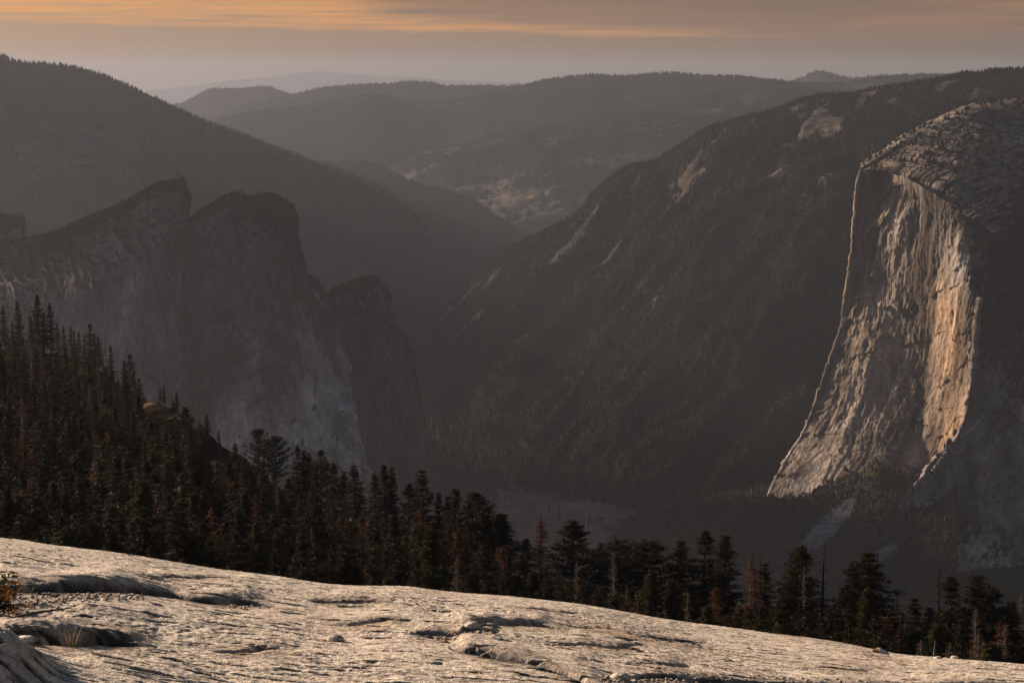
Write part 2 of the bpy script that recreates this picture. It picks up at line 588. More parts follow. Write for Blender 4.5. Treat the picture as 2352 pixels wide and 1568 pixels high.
def build_dome():
    az_f = np.linspace(R(-16.4), R(16.4), 1050)
    az_c = np.linspace(R(16.4), R(343.6), 150)[1:-1]
    az = np.r_[az_f, az_c]
    r = np.r_[np.linspace(0.6, 5.0, 30)[:-1], np.geomspace(5.0, 16.2, 1250), np.geomspace(16.2, 150, 80)[1:]]
    nr, nc = len(r), len(az)
    RR, AZ = np.meshgrid(r, az, indexing='ij')
    X = RR * np.sin(AZ)
    Y = RR * np.cos(AZ)
    azw = (AZ + np.pi) % (2 * np.pi) - np.pi
    # behind the camera the dome keeps its mean shape
    aa = np.interp(azw, np.r_[-np.pi, _daz[0] - .6, _daz, _daz[-1] + .6, np.pi], np.r_[0.0, _dsa[0], _dsa, _dsa[-1], 0.0])
    Z = -H_EYE - aa * RR - B_ * RR * RR
    fine = RR < 60
    # broad undulation
    fall = np.exp(-(RR / 40) ** 2)
    Z = Z + fall * 0.05 * fbm(X * 0.35, Y * 0.35, 3, 3)
    ochre = np.zeros_like(Z)
    crev = np.zeros_like(Z)
    wx = X + 0.10 * fbm(X * 1.6, Y * 1.6, 2, 21) + 0.003 * n2d(X * 9, Y * 9, 22)
    wy = Y + 0.16 * fbm(X * 1.6, Y * 1.6, 2, 31) + 0.004 * n2d(X * 7, Y * 7, 32)
    for pts, W, gr, dark in LEDGES:
        # every ledge runs across the slope: distance is taken along the radius
        w = np.array([dome_hit(a, b) for a, b, _ in pts])
        hh = np.array([p[2] for p in pts]) * 0.48
        gr = gr * 0.9
        la = np.arctan2(w[:, 0], w[:, 1])
        lr = np.hypot(w[:, 0], w[:, 1])
        fa = np.linspace(la[0], la[-1], 160)
        kk = np.exp(-np.linspace(-2, 2, 15) ** 2)
        kk /= kk.sum()
        fr_ = np.convolve(np.pad(np.interp(fa, la, lr), 7, mode='edge'), kk, mode='valid')
        fh = np.convolve(np.pad(np.interp(fa, la, hh), 7, mode='edge'), kk, mode='valid')
        fh *= np.clip(np.minimum(np.arange(160), np.arange(160)[::-1]) / 14.0, 0, 1) if pts[0][0] > 0 else np.clip(np.arange(160)[::-1] / 14.0, 0, 1)
        sel = (azw > la[0]) & (azw < la[-1]) & (RR > lr.min() - .8) & (RR < lr.max() + 3 * W + .6)
        wr = np.hypot(wx[sel], wy[sel])
        wa = azw[sel]
        s = wr - np.interp(wa, fa, fr_)
        hv = np.interp(wa, fa, fh)
        rise = np.where(s > 0, (1 - np.exp(-s / 0.15)) * np.exp(-(s / W) ** 1.3), 0)
        hmax = max(hh)
        groove = np.exp(-((s + 0.015) / 0.035) ** 2) * np.minimum(1, hv / (hmax * .5 + 1e-6))
        Z[sel] += hv * rise * (.85 + .5 * fbm(X[sel] * 2.2, Y[sel] * 3.0, 3, 17)) - gr * groove
        if dark:
            crev[sel] = np.maximum(crev[sel], 1.5 * np.exp(-((s + 0.05) / 0.11) ** 2) * np.clip(.85 + 1.6 * fbm(X[sel] * 5, Y[sel] * 7, 3, 7), 0, 1) * np.minimum(1, hv / (hmax * .5 + 1e-6)))  # crack shade and soil put into the colour as one dark strip
        ochre[sel] = np.maximum(ochre[sel], 0.55 * np.exp(-((s + 0.10) / 0.22) ** 2) * np.minimum(1, hv / (hmax * .5 + 1e-6)))
        crev[sel] = np.maximum(crev[sel], 0.22 * np.exp(-((s - 0.10) / 0.16) ** 2) * np.minimum(1, hv / (hmax * .5 + 1e-6)))  # ledge faces toned a little darker too
    # soil-filled hollow under the left ledge
    hx, hy = dome_hit(40, 1395)
    q = np.exp(-(((X - hx) / 0.75) ** 2 + ((Y - hy) / 0.55) ** 2))
    Z -= 0.10 * q
    crev = np.maximum(crev, 0.8 * np.clip(q * 1.4 - .2, 0, 1) * np.clip(.5 + 1.5 * fbm(X * 6, Y * 6, 3, 91), 0, 1))
    # close boulder swell in the lower left corner
    bx, by = dome_hit(-20, 1560)
    q = np.exp(-(((X - bx + .04) / 0.20) ** 2 + ((Y - by + .1) / 0.45) ** 2) ** 1.6)
    Z += q * (0.16 + 0.03 * fbm(X * 9, Y * 9, 3, 15))
    # exfoliation terraces: thin broken sheets
    n = fbm(wx * 0.6, wy * 1.2, 3, 41)
    K = 9.0
    st = n * K
    fr = st - np.floor(st)
    fs = np.clip(fr / 0.5, 0, 1)
    terr = (np.floor(st) + fs * fs * (3 - 2 * fs)) / K
    zone = np.clip(0.55 + 1.6 * fbm(X * 0.5, Y * 0.5, 3, 77), 0, 1)
    Z += fall * (terr - n) * 0.07 * zone
    n = fbm(wx * 1.1 + 9, wy * 3.6, 3, 51)
    st = n * 7
    fr = st - np.floor(st)
    terr2 = (np.floor(st) + np.clip(fr / 0.28, 0, 1)) / 7
    Z += fall * (terr2 - n) * 0.035 * np.clip(0.4 + 1.8 * fbm(X * 0.9, Y * 0.9, 3, 87), 0, 1)
    crev = np.maximum(crev, 0.0)
    # grain and knobs
    nf = RR[:, 0] < 60
    g = np.zeros_like(Z)
    Xn, Yn = X[nf], Y[nf]
    rough_zone = np.clip(0.75 + 1.2 * fbm(Xn * 0.8, Yn * 0.8, 3, 63), 0.3, 1.5)
    g[nf] = 0.004 * ridged(Xn * 2.6, Yn * 4.2, 3, 61) * rough_zone + 0.003 * n2d(Xn * 5, Yn * 14, 65) + 0.003 * n2d(Xn * 13, Yn * 15, 67) * rough_zone + 0.0055 * n2d(Xn * 34, Yn * 36, 69) * rough_zone
    pits = np.zeros_like(Z)
    pn_ = fbm(Xn * 4.0, Yn * 13, 4, 71)
    pits[nf] = -0.022 * np.clip((pn_ - 0.30) / 0.18, 0, 1)
    crev[nf] = np.maximum(crev[nf], 0.95 * np.clip((pn_ - 0.30) / 0.12, 0, 1))  # pits toned dark
    Z += (g + pits) * fall
    on = fbm(X * 0.7 + 3, Y * 0.9, 4, 95)
    ochre = np.clip(np.maximum(ochre, 0.6 * np.clip((on - 0.28) / 0.25, 0, 1)), 0, 1)
    V = np.stack([X, Y, Z], -1).reshape(-1, 3)
    faces = grid_faces(nr, nc, wrap=True)[:, ::-1]
    # cap under the camera
    V = np.vstack([V, [[0, 0, -H_EYE]]])
    j = np.arange(nc)
    cap = np.stack([(j + 1) % nc, j, np.full(nc, len(V) - 1)], 1)[:, ::-1]
    o = mesh_obj('granite_dome', V, [faces, cap], mat_rock, attrs={'ochre': np.r_[ochre.ravel(), 0], 'crevice_dark': np.r_[crev.ravel(), 0]})
    tag(o, 'pale coarse granite dome in front with ledges and dark cracks', None, None, 'structure')
    return r, az, Z


dome_r, dome_azs, DZ = build_dome()


def dome_surface(px, py):
    """point of the finished dome near a pixel"""
    x, y = dome_hit(px, py)
    r = math.hypot(x, y)
    az = math.atan2(x, y)
    i = int(np.argmin(np.abs(dome_r - r)))
    j = int(np.argmin(np.abs(dome_azs - az)))
    return np.array([x, y, DZ[i, j]])


# ------------------------------------------------------------------ distant terrain
def displace(G, amp, fn):
    N = gnormals(G)
    out = G + N * (amp * fn)[..., None]
    return out


def uv(G):
    nr, nc = G.shape[:2]
    return np.meshgrid(np.linspace(0, 1, nr), np.linspace(0, 1, nc), indexing='ij')


def make_terrain(name, G, mat, veg, tone=None, label=None, ochre=None):
    nr, nc = G.shape[:2]
    tone = np.ones((nr, nc)) if tone is None else tone
    o = mesh_obj(name, G.reshape(-1, 3), grid_faces(nr, nc)[:, ::-1], mat, attrs={'veg': veg, 'tone': tone, 'ochre': ochre if ochre is not None else 0 * tone})
    tag(o, label, None, None, 'structure')
    return o


def arclen_coords(G):
    """metres across and down the patch"""
    du = np.linalg.norm(np.diff(G, axis=1), axis=2)
    dv = np.linalg.norm(np.diff(G, axis=0), axis=2)
    s = np.concatenate([np.zeros((len(G), 1)), np.cumsum(du, 1)], 1)
    t = np.concatenate([np.zeros((1, G.shape[1])), np.cumsum(dv, 0)], 0)
    return s, t


FOREST = {}


def scatter(name, G, veg, n, hmin, hmax, seed, clip=(-80, 2430), wid=0.26, label=None, mat=None, lower=0.12, sky=None):
    """far trees too many and too small to count, one mesh: two stacked rough cones each"""
    rs = np.random.RandomState(seed)
    a = G[:-1, :-1]
    e1 = G[:-1, 1:] - a
    e2 = G[1:, :-1] - a
    area = np.linalg.norm(np.cross(e1, e2), axis=2)
    px, py = proj(a)
    w = area * np.clip((veg[:-1, :-1] - 0.35) * 3, 0, 1) * (px > clip[0]) * (px < clip[1]) * (py < 1500)
    if sky is not None:
        w[sky[0]:sky[1]] *= sky[2]
    w = w.ravel()
    w = w / w.sum()
    idx = rs.choice(len(w), n, p=w)
    i, j = np.divmod(idx, a.shape[1])
    f1 = rs.rand(n, 1)
    f2 = rs.rand(n, 1)
    b = a[i, j] + e1[i, j] * f1 + e2[i, j] * f2
    h = hmin + (hmax - hmin) * rs.rand(n) ** 1.6
    K = 5
    V = []
    F = []
    base = np.arange(n) * (2 * (K + 1))
    ang0 = rs.rand(n) * 6.28
    wd = h * wid * (0.7 + 0.7 * rs.rand(n))
    lean = rs.randn(n, 2) * 0.03
    Vv = np.zeros((n, 2 * (K + 1), 3))
    for t, (z0, z1, ws) in enumerate(((0.03, 0.68, 1.0), (0.42, 1.0, 0.62))):
        o = t * (K + 1)
        for k in range(K):
            an = ang0 + k * 6.2832 / K + t * 0.6
            rr = wd * ws * (0.65 + 0.6 * rs.rand(n))
            Vv[:, o + k, 0] = b[:, 0] + np.cos(an) * rr
            Vv[:, o + k, 1] = b[:, 1] + np.sin(an) * rr
            Vv[:, o + k, 2] = b[:, 2] + h * (z0 - 0.03 + 0.06 * rs.rand(n)) - lower * h * 0.3
        Vv[:, o + K, 0] = b[:, 0] + lean[:, 0] * h
        Vv[:, o + K, 1] = b[:, 1] + lean[:, 1] * h
        Vv[:, o + K, 2] = b[:, 2] + h * z1
        for k in range(K):
            F.append(np.stack([base + o + k, base + o + (k + 1) % K, base + o + K], 1))
    o = mesh_obj(name, Vv.reshape(-1, 3), np.concatenate(F), mat or mat_dist, smooth=False)
    tag(o, label, None, None, 'stuff')
    return o


# --- valley floor, one sheet to the far end of the valley
def build_floor():
    ys = np.r_[np.linspace(-2500, 3000, 12), np.linspace(3100, 11000, 160), np.geomspace(11200, 89000, 30)]
    xs = np.r_[np.linspace(-38000, -2600, 14), np.linspace(-2500, 2500, 150), np.linspace(2600, 38000, 14)]
    Y, X = np.meshgrid(ys, xs, indexing='ij')
    Z = -1235 + 10 * fbm(X / 500, Y / 500, 3, 5) - 12 * np.exp(-((X - 60) / 400) ** 2)
    G = np.stack([X, Y, Z], -1)
    # the open meadow: brown grass, few trees
    mx = (X - 170) / 330
    my = (Y - 5230) / 520
    mead = 0.8 * np.exp(-(mx ** 2 + my ** 2) ** 2)
    mx2 = (X + 130) / 50
    my2 = (Y - 6400) / 140
    mead = np.maximum(mead, 0.8 * np.exp(-(mx2 ** 2 + my2 ** 2) ** 2))
    mead = np.maximum(mead, np.exp(-(((X - 5) / 60) ** 2 + ((Y - 5620) / 110) ** 2) ** 2))
    veg = np.clip(1.0 - 1.25 * mead + 0.25 * fbm(X / 120, Y / 120, 3, 8) + mead * .9 * fbm(X / 50, Y / 80, 4, 18), 0, 1)
    tone = 1 + 0 * X
    o = mesh_obj('valley_ground', G.reshape(-1, 3), grid_faces(*G.shape[:2]), mat_floor, attrs={'veg': veg, 'tone': tone})
    tag(o, 'wooded valley floor with a brown meadow', None, None, 'structure')
    return G, veg


FG, FV = build_floor()
scatter('valley_forest', FG, FV * (FG[..., 1] < 9500) * (FG[..., 1] > 4300), 24000, 18, 42, 3, clip=(850, 1950), wid=.22, mat=mat_valley, label='dark conifer forest covering the valley floor')


def rowsx(*rows):
    return list(rows)


# --- far hills, back to front
def dscale(k, rows):
    return [[(a, b, d * k) for a, b, d in r] for r in rows]


def hill(name, top, depth, drop, amp, seed, n_tr, hmin, hmax, label, mat=None, veg0=0.9, nr=70, nc=260, tree=True, wid=.3):
    """a long hill: crest polyline (px,py,d), a flank towards the viewer and one behind"""
    rows = [top]
    for k, (f, dz) in enumerate(((0.25, .12), (0.6, .45), (1.0, 1.0))):
        r = []
        for px, py, d in top:
            w = P(px, py, d)
            dd = d - depth * f
            z = w[2] + (-drop) * dz
            s = dd / d
            q = np.array([w[0] * s, dd, z])
            a, b = proj(q)
            r.append((float(a), float(b), dd))
        rows.append(r)
    G = patch(rows, nc, nr, back=[(depth * .25, -drop * .15), (depth * .9, -drop)], front_n=max(len(top) * 4, 24))
    s, t = arclen_coords(G)
    sc_ = depth / 2.2
    base_n = fbm(G[..., 0] / sc_, G[..., 1] / sc_ * 1.0, 4, seed)
    rd = ridged(G[..., 0] / sc_ * 1.2, G[..., 1] / sc_ * .5, 5, seed + 3)
    u, v = uv(G)
    crest = 2 / 5.0
    g = np.abs(u - crest)
    env = np.clip(g * 5, 0.05, 1)
    G = G.copy()
    G[..., 2] += .6 * amp * env * (base_n * .9 + rd * .7 - .4) + amp * 0.06 * fbm(s / (sc_ * .12), t / (sc_ * .12), 4, seed + 9)
    veg = np.clip(veg0 + 0.5 * fbm(s / (sc_ * .5), t / (sc_ * .3), 5, seed + 5), 0, 1)
    make_terrain(name, G, mat or mat_far, veg, label=label)
    if tree and n_tr:
        scatter(name.replace('hill', 'woods').replace('ridge', 'woods'), G, veg, n_tr, hmin, hmax, seed, label='trees covering the ' + label, wid=wid,
                sky=(int(len(G) * .36), int(len(G) * .44), 5.0))
    return G, veg


hill('faint_hill', [(-400, 220, 80000), (300, 212, 80000), (430, 200, 80000), (520, 186, 80000), (640, 176, 80000), (700, 166, 80000), (770, 165, 80000), (850, 175, 80000), (960, 178, 80000), (1050, 186, 80000), (1200, 190, 80000), (1600, 195, 80000), (2700, 190, 80000)],
     3500, 900, 60, 1, 0, 0, 0, 'faintest hill at the horizon', tree=False)
hill('distant_peak_hill', [(1500, 215, 25000), (1700, 205, 25000), (1800, 192, 25000), (1840, 180, 25000), (1868, 167, 25000), (1885, 163, 25000), (1905, 168, 25000), (1940, 179, 25000), (1965, 181, 25000), (2000, 176, 25000), (2040, 173, 25000), (2080, 180, 25000), (2200, 182, 25000), (2700, 185, 25000)],
     3000, 900, 60, 2, 1800, 22, 34, 'low pointed far peak')
hill('flat_topped_hill', [(-300, 300, 24000), (300, 262, 24000), (430, 235, 24000), (460, 214, 24000), (490, 203, 24000), (540, 204, 24000), (600, 198, 24000), (625, 200, 24000), (660, 216, 24000), (720, 224, 24000), (900, 240, 24000), (1300, 260, 24000)],
     2600, 1100, 90, 4, 2500, 18, 30, 'flat topped far hill above the left ridge')
hill('long_pale_ridge', [(300, 300, 20500), (520, 262, 20500), (560, 244, 20500), (590, 236, 20500), (650, 226, 20500), (700, 212, 20500), (745, 202, 20500), (790, 198, 20500), (850, 194, 20500), (905, 193, 20500), (925, 188, 20500), (985, 189, 20500), (1020, 197, 20500), (1100, 197, 20500), (1160, 198, 20500), (1240, 194, 20500), (1320, 190, 20500), (1500, 190, 20500)],
     2600, 1100, 90, 6, 4500, 18, 30, 'long pale ridge below the sky')
hill('rounded_green_hill', [(400, 330, 17500), (520, 272, 17500), (600, 258, 17500), (700, 246, 17500), (760, 236, 17500), (820, 224, 17500), (870, 221, 17500), (905, 228, 17500), (950, 240, 17500), (1030, 239, 17500), (1090, 226, 17500), (1150, 212, 17500), (1205, 199, 17500), (1250, 185, 17500), (1300, 178, 17500), (1365, 172, 17500), (1420, 175, 17500), (1480, 172, 17500), (1545, 168, 17500), (1620, 176, 17500), (1700, 178, 17500), (1760, 184, 17500), (1850, 194, 17500), (1940, 192, 17500), (2020, 180, 17500), (2080, 174, 17500), (2150, 172, 17500), (2300, 178, 17500), (2700, 190, 17500)],
     4200, 1150, 150, 8, 12000, 16, 30, 'long rounded hill below the sky')
hill('middle_hill', dscale(1.1, [[(560, 420, 14500), (640, 345, 14500), (740, 330, 14500), (860, 352, 14500), (900, 366, 14500), (1050, 372, 14500), (1300, 330, 14800), (1380, 290, 15000), (1420, 262, 15000), (1500, 240, 15000), (1590, 235, 15000), (1700, 222, 15000), (1735, 200, 15000), (1770, 196, 15000), (1830, 195, 15000), (1870, 206, 15000), (1950, 215, 15000), (2100, 215, 15000), (2700, 220, 15000)]])[0],
     2600, 1150, 140, 12, 9000, 15, 30, 'hazy middle hill with a wooded knob')


def noise_patch(name, rows, nc, nr, back, mat, amp, gully, seed, vegf, ntree=0, hmin=14, hmax=26, label='', front_n=24, gscale=260.0, lb=None, rb=None, skyw=6.0, tonef=None, crest_amp=0.15, goct=5, fineamp=.28, wood=None, wid=.26, vscale=0.22, tmat=None):
    G = patch(rows, nc, nr, back=back, front_n=front_n, left_back=lb, right_back=rb)
    s, t = arclen_coords(G)
    nb = len(back or [])
    tot = len(rows) + nb - 1
    u, v = uv(G)
    crest = nb / tot
    env = np.clip(np.abs(u - crest) * tot * 0.9, crest_amp, 1)
    X, Y, Z = G[..., 0], G[..., 1], G[..., 2]
    wob = 0.6 * fbm(s / 500, t / 500, 4, seed + 40)
    gl = ridged((s / gscale) + wob, t / (gscale / vscale) + wob * .3, goct, seed, 0.5)
    big = fbm(s / 700, t / 700, 4, seed + 11)
    sm = fbm(s / 60, t / 90, 5, seed + 17)
    N = gnormals(G)
    N[..., 2] *= 0.6
    G = G + N * (env * (gully * (gl - .45) + amp * big + amp * fineamp * sm))[..., None]
    N2 = gnormals(G)
    nz = np.abs(N2[..., 2])
    veg = vegf(s, t, nz, u, G, gl)
    tone = tonef(s, t, nz, u, G) if tonef else None
    make_terrain(name, G, mat, np.clip(veg, 0, 1), tone, label)
    if ntree:
        k = int(round(crest * (len(G) - 1)))
        scatter(wood or (name + '_trees'), G, np.clip(veg, 0, 1), ntree, hmin, hmax, seed + 70, label='dark conifers covering the ' + label, sky=(max(k - 2, 0), k + 3, skyw), wid=wid, mat=tmat)
    return G, veg


def wooded(thr=0.55, k=1.2, rockn=0.5, seed=3):
    def f(s, t, nz, u, G, gl):
        return 0.9 + k * (nz - thr) * .6 - rockn * np.clip((gl - .62) * 2.2, 0, 1) + 0.35 * fbm(s / 300, t / 300, 4, seed)
    return f


# middle distance: bare shouldered hill between the two walls
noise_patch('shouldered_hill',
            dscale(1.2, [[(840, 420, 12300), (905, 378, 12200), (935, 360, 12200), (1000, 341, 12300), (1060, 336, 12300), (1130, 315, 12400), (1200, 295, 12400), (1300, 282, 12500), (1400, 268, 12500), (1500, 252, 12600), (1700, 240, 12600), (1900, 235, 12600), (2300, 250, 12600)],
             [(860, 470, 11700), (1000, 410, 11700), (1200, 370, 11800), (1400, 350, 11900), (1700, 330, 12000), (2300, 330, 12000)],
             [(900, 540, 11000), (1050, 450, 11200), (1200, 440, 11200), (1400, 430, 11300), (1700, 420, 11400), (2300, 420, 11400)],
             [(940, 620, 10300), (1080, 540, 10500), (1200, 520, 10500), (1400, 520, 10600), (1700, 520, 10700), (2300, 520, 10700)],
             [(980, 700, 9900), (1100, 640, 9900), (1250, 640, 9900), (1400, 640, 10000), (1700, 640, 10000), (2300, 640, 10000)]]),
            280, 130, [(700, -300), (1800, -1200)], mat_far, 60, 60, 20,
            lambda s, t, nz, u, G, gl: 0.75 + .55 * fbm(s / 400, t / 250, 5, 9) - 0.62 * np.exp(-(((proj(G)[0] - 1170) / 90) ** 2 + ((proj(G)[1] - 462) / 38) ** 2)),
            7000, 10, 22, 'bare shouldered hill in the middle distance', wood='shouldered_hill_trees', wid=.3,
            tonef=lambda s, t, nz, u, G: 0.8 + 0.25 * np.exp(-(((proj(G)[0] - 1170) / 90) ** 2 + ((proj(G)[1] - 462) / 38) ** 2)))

# spur behind the left mountain, with the road cut
noise_patch('low_spur_hill',
            dscale(1.3, [[(560, 400, 10200), (700, 375, 10000), (800, 372, 9900), (870, 378, 9800), (900, 398, 9700), (960, 424, 9600), (1020, 436, 9500), (1080, 452, 9500), (1115, 478, 9500), (1150, 505, 9500), (1200, 530, 9500), (1260, 560, 9500)],
             [(560, 480, 9600), (700, 440, 9500), (830, 450, 9400), (930, 480, 9300), (1030, 500, 9200), (1100, 540, 9200), (1180, 580, 9300), (1240, 610, 9300)],
             [(560, 600, 9000), (700, 560, 9000), (850, 560, 9000), (950, 580, 8900), (1050, 600, 8900), (1120, 640, 9000), (1200, 680, 9000)],
             [(560, 760, 8500), (700, 760, 8400), (850, 760, 8400), (950, 770, 8400), (1050, 760, 8500), (1120, 790, 8600), (1180, 800, 8600)]]),
            200, 110, [(500, -250), (1500, -1000)], mat_hill, 40, 50, 30, wooded(), 5000, 12, 24, 'low spur running down to the valley', wood='low_spur_trees')

# left mountain
LM, LMV = noise_patch('left_mountain',
            dscale(1.35, [[(-500, -20, 7100), (-300, 60, 7100), (0, 132, 7200), (60, 150, 7200), (150, 156, 7200), (230, 174, 7250), (330, 222, 7300), (420, 262, 7400), (500, 298, 7500), (570, 316, 7600), (640, 345, 7700), (740, 382, 7900), (860, 425, 8100), (930, 470, 8200), (985, 540, 8300), (1010, 610, 8400)],
             [(-500, 250, 6700), (0, 300, 6800), (200, 330, 6900), (400, 400, 7000), (560, 440, 7200), (700, 500, 7400), (840, 560, 7600), (930, 620, 7900), (1010, 700, 8100)],
             [(-500, 430, 6400), (0, 440, 6500), (130, 450, 6500), (250, 490, 6600), (450, 520, 6700), (620, 580, 6900), (800, 650, 7100), (920, 700, 7400), (1010, 770, 7700)],
             [(-500, 600, 6000), (0, 600, 6100), (250, 640, 6200), (450, 680, 6300), (650, 730, 6400), (820, 790, 6600), (930, 820, 6900), (1010, 850, 7200)],
             [(-500, 850, 5600), (0, 850, 5700), (300, 880, 5700), (600, 920, 5800), (820, 960, 6000), (930, 980, 6200), (1010, 960, 6600)],
             [(-500, 1200, 5300), (0, 1200, 5300), (300, 1200, 5300), (600, 1200, 5300), (820, 1150, 5500), (930, 1120, 5700), (1010, 1060, 6100)]]),
            420, 260, [(400, -220), (1500, -1000)], mat_hill, 55, 95, 50,
            lambda s, t, nz, u, G, gl: 0.95 - 1.3 * np.exp(-(((proj(G)[0] - 190) / 150) ** 2 + ((proj(G)[1] - 370) / 90) ** 2)) * np.clip(gl * 1.6 - .3, 0, 1) + .25 * fbm(s / 200, t / 300, 4, 13) - .3 * np.clip((gl - .7) * 2, 0, 1),
            19000, 17, 34, 'dark wooded mountain falling to the right', wood='left_mountain_trees', skyw=7.0, gscale=420.0)

# right mountain behind the great wall
RM, RMV = noise_patch('right_mountain',
            [[(2900, 95, 8000), (2700, 120, 8000), (2352, 168, 8200), (2290, 172, 8200), (2200, 184, 8300), (2120, 196, 8300), (2050, 210, 8400), (1960, 222, 8400), (1880, 222, 8500), (1800, 246, 8500), (1720, 270, 8500), (1650, 296, 8500), (1580, 322, 8400), (1530, 350, 8400), (1500, 370, 8300), (1430, 390, 8200), (1400, 412, 8200), (1352, 446, 8100), (1340, 478, 8000), (1300, 510, 8000), (1220, 552, 7900), (1150, 588, 7800), (1135, 622, 7750), (1060, 690, 7800), (1000, 745, 7900), (950, 800, 7900)],
             [(2900, 260, 7500), (2352, 290, 7600), (2100, 290, 7700), (1880, 320, 7800), (1700, 380, 7800), (1560, 460, 7700), (1420, 540, 7600), (1300, 600, 7500), (1200, 660, 7400), (1120, 720, 7400), (1030, 780, 7500), (960, 830, 7700)],
             [(2900, 450, 7000), (2200, 450, 7100), (1900, 460, 7200), (1700, 540, 7200), (1550, 600, 7100), (1400, 680, 7000), (1280, 730, 7000), (1160, 790, 7000), (1050, 830, 7200), (970, 860, 7500)],
             [(2900, 700, 6300), (2000, 700, 6400), (1800, 720, 6400), (1600, 780, 6400), (1400, 840, 6400), (1280, 870, 6500), (1160, 890, 6600), (1060, 890, 6900), (980, 890, 7300)],
             [(2900, 950, 5800), (1900, 930, 5900), (1700, 960, 5900), (1500, 980, 5900), (1350, 990, 6000), (1200, 980, 6200), (1100, 960, 6500), (1000, 920, 7000)],
             [(2900, 1180, 5400), (1900, 1160, 5400), (1700, 1150, 5400), (1500, 1120, 5500), (1350, 1090, 5700), (1200, 1050, 5900), (1110, 1010, 6250), (1010, 955, 6800)],
             [(2900, 1320, 5200), (1900, 1260, 5200), (1700, 1240, 5200), (1500, 1190, 5300), (1350, 1150, 5500), (1200, 1100, 5700), (1120, 1060, 6050), (1020, 1000, 6600)]],
            520, 340, [(400, -150), (1600, -800)], mat_spur, 120, 170, 90,
            lambda s, t, nz, u, G, gl: 0.98 - 1.0 * np.clip(1 - (u - .22) * 1.9, 0, 1) * np.clip((fbm(s / 160, t / 420, 5, 23) - .07) * 2.6, 0, 1) * (u > .27) - .45 * np.clip((ridged(s / 420 + .5 * fbm(s / 400, t / 400, 3, 77), t / 2600, 3, 79) - .66) * 5, 0, 1) * np.clip(.4 + 2 * fbm(s / 260, t / 260, 3, 81), 0, 1) + .2 * fbm(s / 200, t / 300, 4, 13),
            42000, 13, 24, 'dark wooded mountain behind the pale cliff', wood='right_mountain_trees', skyw=5.0, gscale=520.0, front_n=34, vscale=.16, goct=4, fineamp=.16, crest_amp=.3)


# --- cathedral spires (left) ---
def cliff(name, rows, nc, nr, back, mat, seed, label, lb=None, rb=None, front_n=24, amp=14, streak=16, veg_top=True, tonef=None, ntree=0, tree_h=(10, 20), vegextra=None, ochref=None, skyw=5.0, crack=5.0):
    G = patch(rows, nc, nr, back=back, front_n=front_n, left_back=lb, right_back=rb)
    s, t = arclen_coords(G)
    nb = len(back or [])
    tot = len(rows) + nb - 1
    u, v = uv(G)
    crest = nb / tot
    env = np.clip(np.abs(u - crest) * tot * 1.2, 0.25, 1) * np.clip(np.minimum(v, 1 - v) * 14 + .65, 0, 1)
    wob = fbm(s / 300, t / 400, 4, seed + 30)
    st1 = ridged(s / 85 + wob, t / 650 + .2 * wob, 5, seed, .55)
    st2 = fbm(s / 26 + wob, t / 240, 4, seed + 3)
    big = fbm(s / 260, t / 420, 3, seed + 5)
    fine = fbm(s / 30, t / 30, 4, seed + 8)
    ledge = t / 90 + 1.2 * fbm(s / 150, t / 200, 3, seed + 19)
    lf = ledge - np.floor(ledge)
    N = gnormals(G)
    N[..., 2] *= 0.25
    up = np.clip(0.35 + 2 * fbm(s / 300, t / 300, 3, seed + 23), 0, 1)
    G = G + N * (env * (streak * (st1 - .4) + streak * .45 * st2 + crack * ridged(s / 20 + wob, t / 150, 3, seed + 61) + amp * 1.4 * big + amp * .35 * fine - amp * .55 * lf * up))[..., None]
    N2 = gnormals(G)
    nz = np.abs(N2[..., 2])
    veg = (nz - 0.50) * 2.2 + 0.35 * fbm(s / 80, t / 50, 4, seed + 9)
    veg = np.where(u < crest + (crest > 0) * (.03 + .10 * fbm(s / 70, t / 200, 3, seed + 51)), np.maximum(veg, 0.95), veg)
    if vegextra is not None:
        veg = vegextra(veg, s, t, nz, u, G)
    tone = tonef(s, t, nz, u, G) if tonef else 1 + 0 * s
    make_terrain(name, G, mat, np.clip(veg, 0, 1), tone, label, ochref(G) if ochref else None)
    if ntree:
        k = int(round(crest * (len(G) - 1)))
        scatter(name + '_trees', G, np.clip(veg, 0, 1), ntree, tree_h[0], tree_h[1], seed + 70, label='trees growing on the ' + label, sky=(max(k - 2, 0), k + 2, skyw), wid=.33)
    return G, veg


def topveg(lim, k=0.6, low=.35):
    """ledges with brush near the top of a spire (lim = metres below the crest)"""
    def f(veg, s, t, nz, u, G):
        veg = veg - low * np.clip((-G[..., 2] - 550) / 200, 0, 1)
        return veg + k * np.clip(1 - (t - t[int(len(t) * .3)][None, :]) / lim, 0, 1) * np.clip(.5 + 2 * fbm(s / 50, t / 35, 4, 3), 0, 1)
    return f


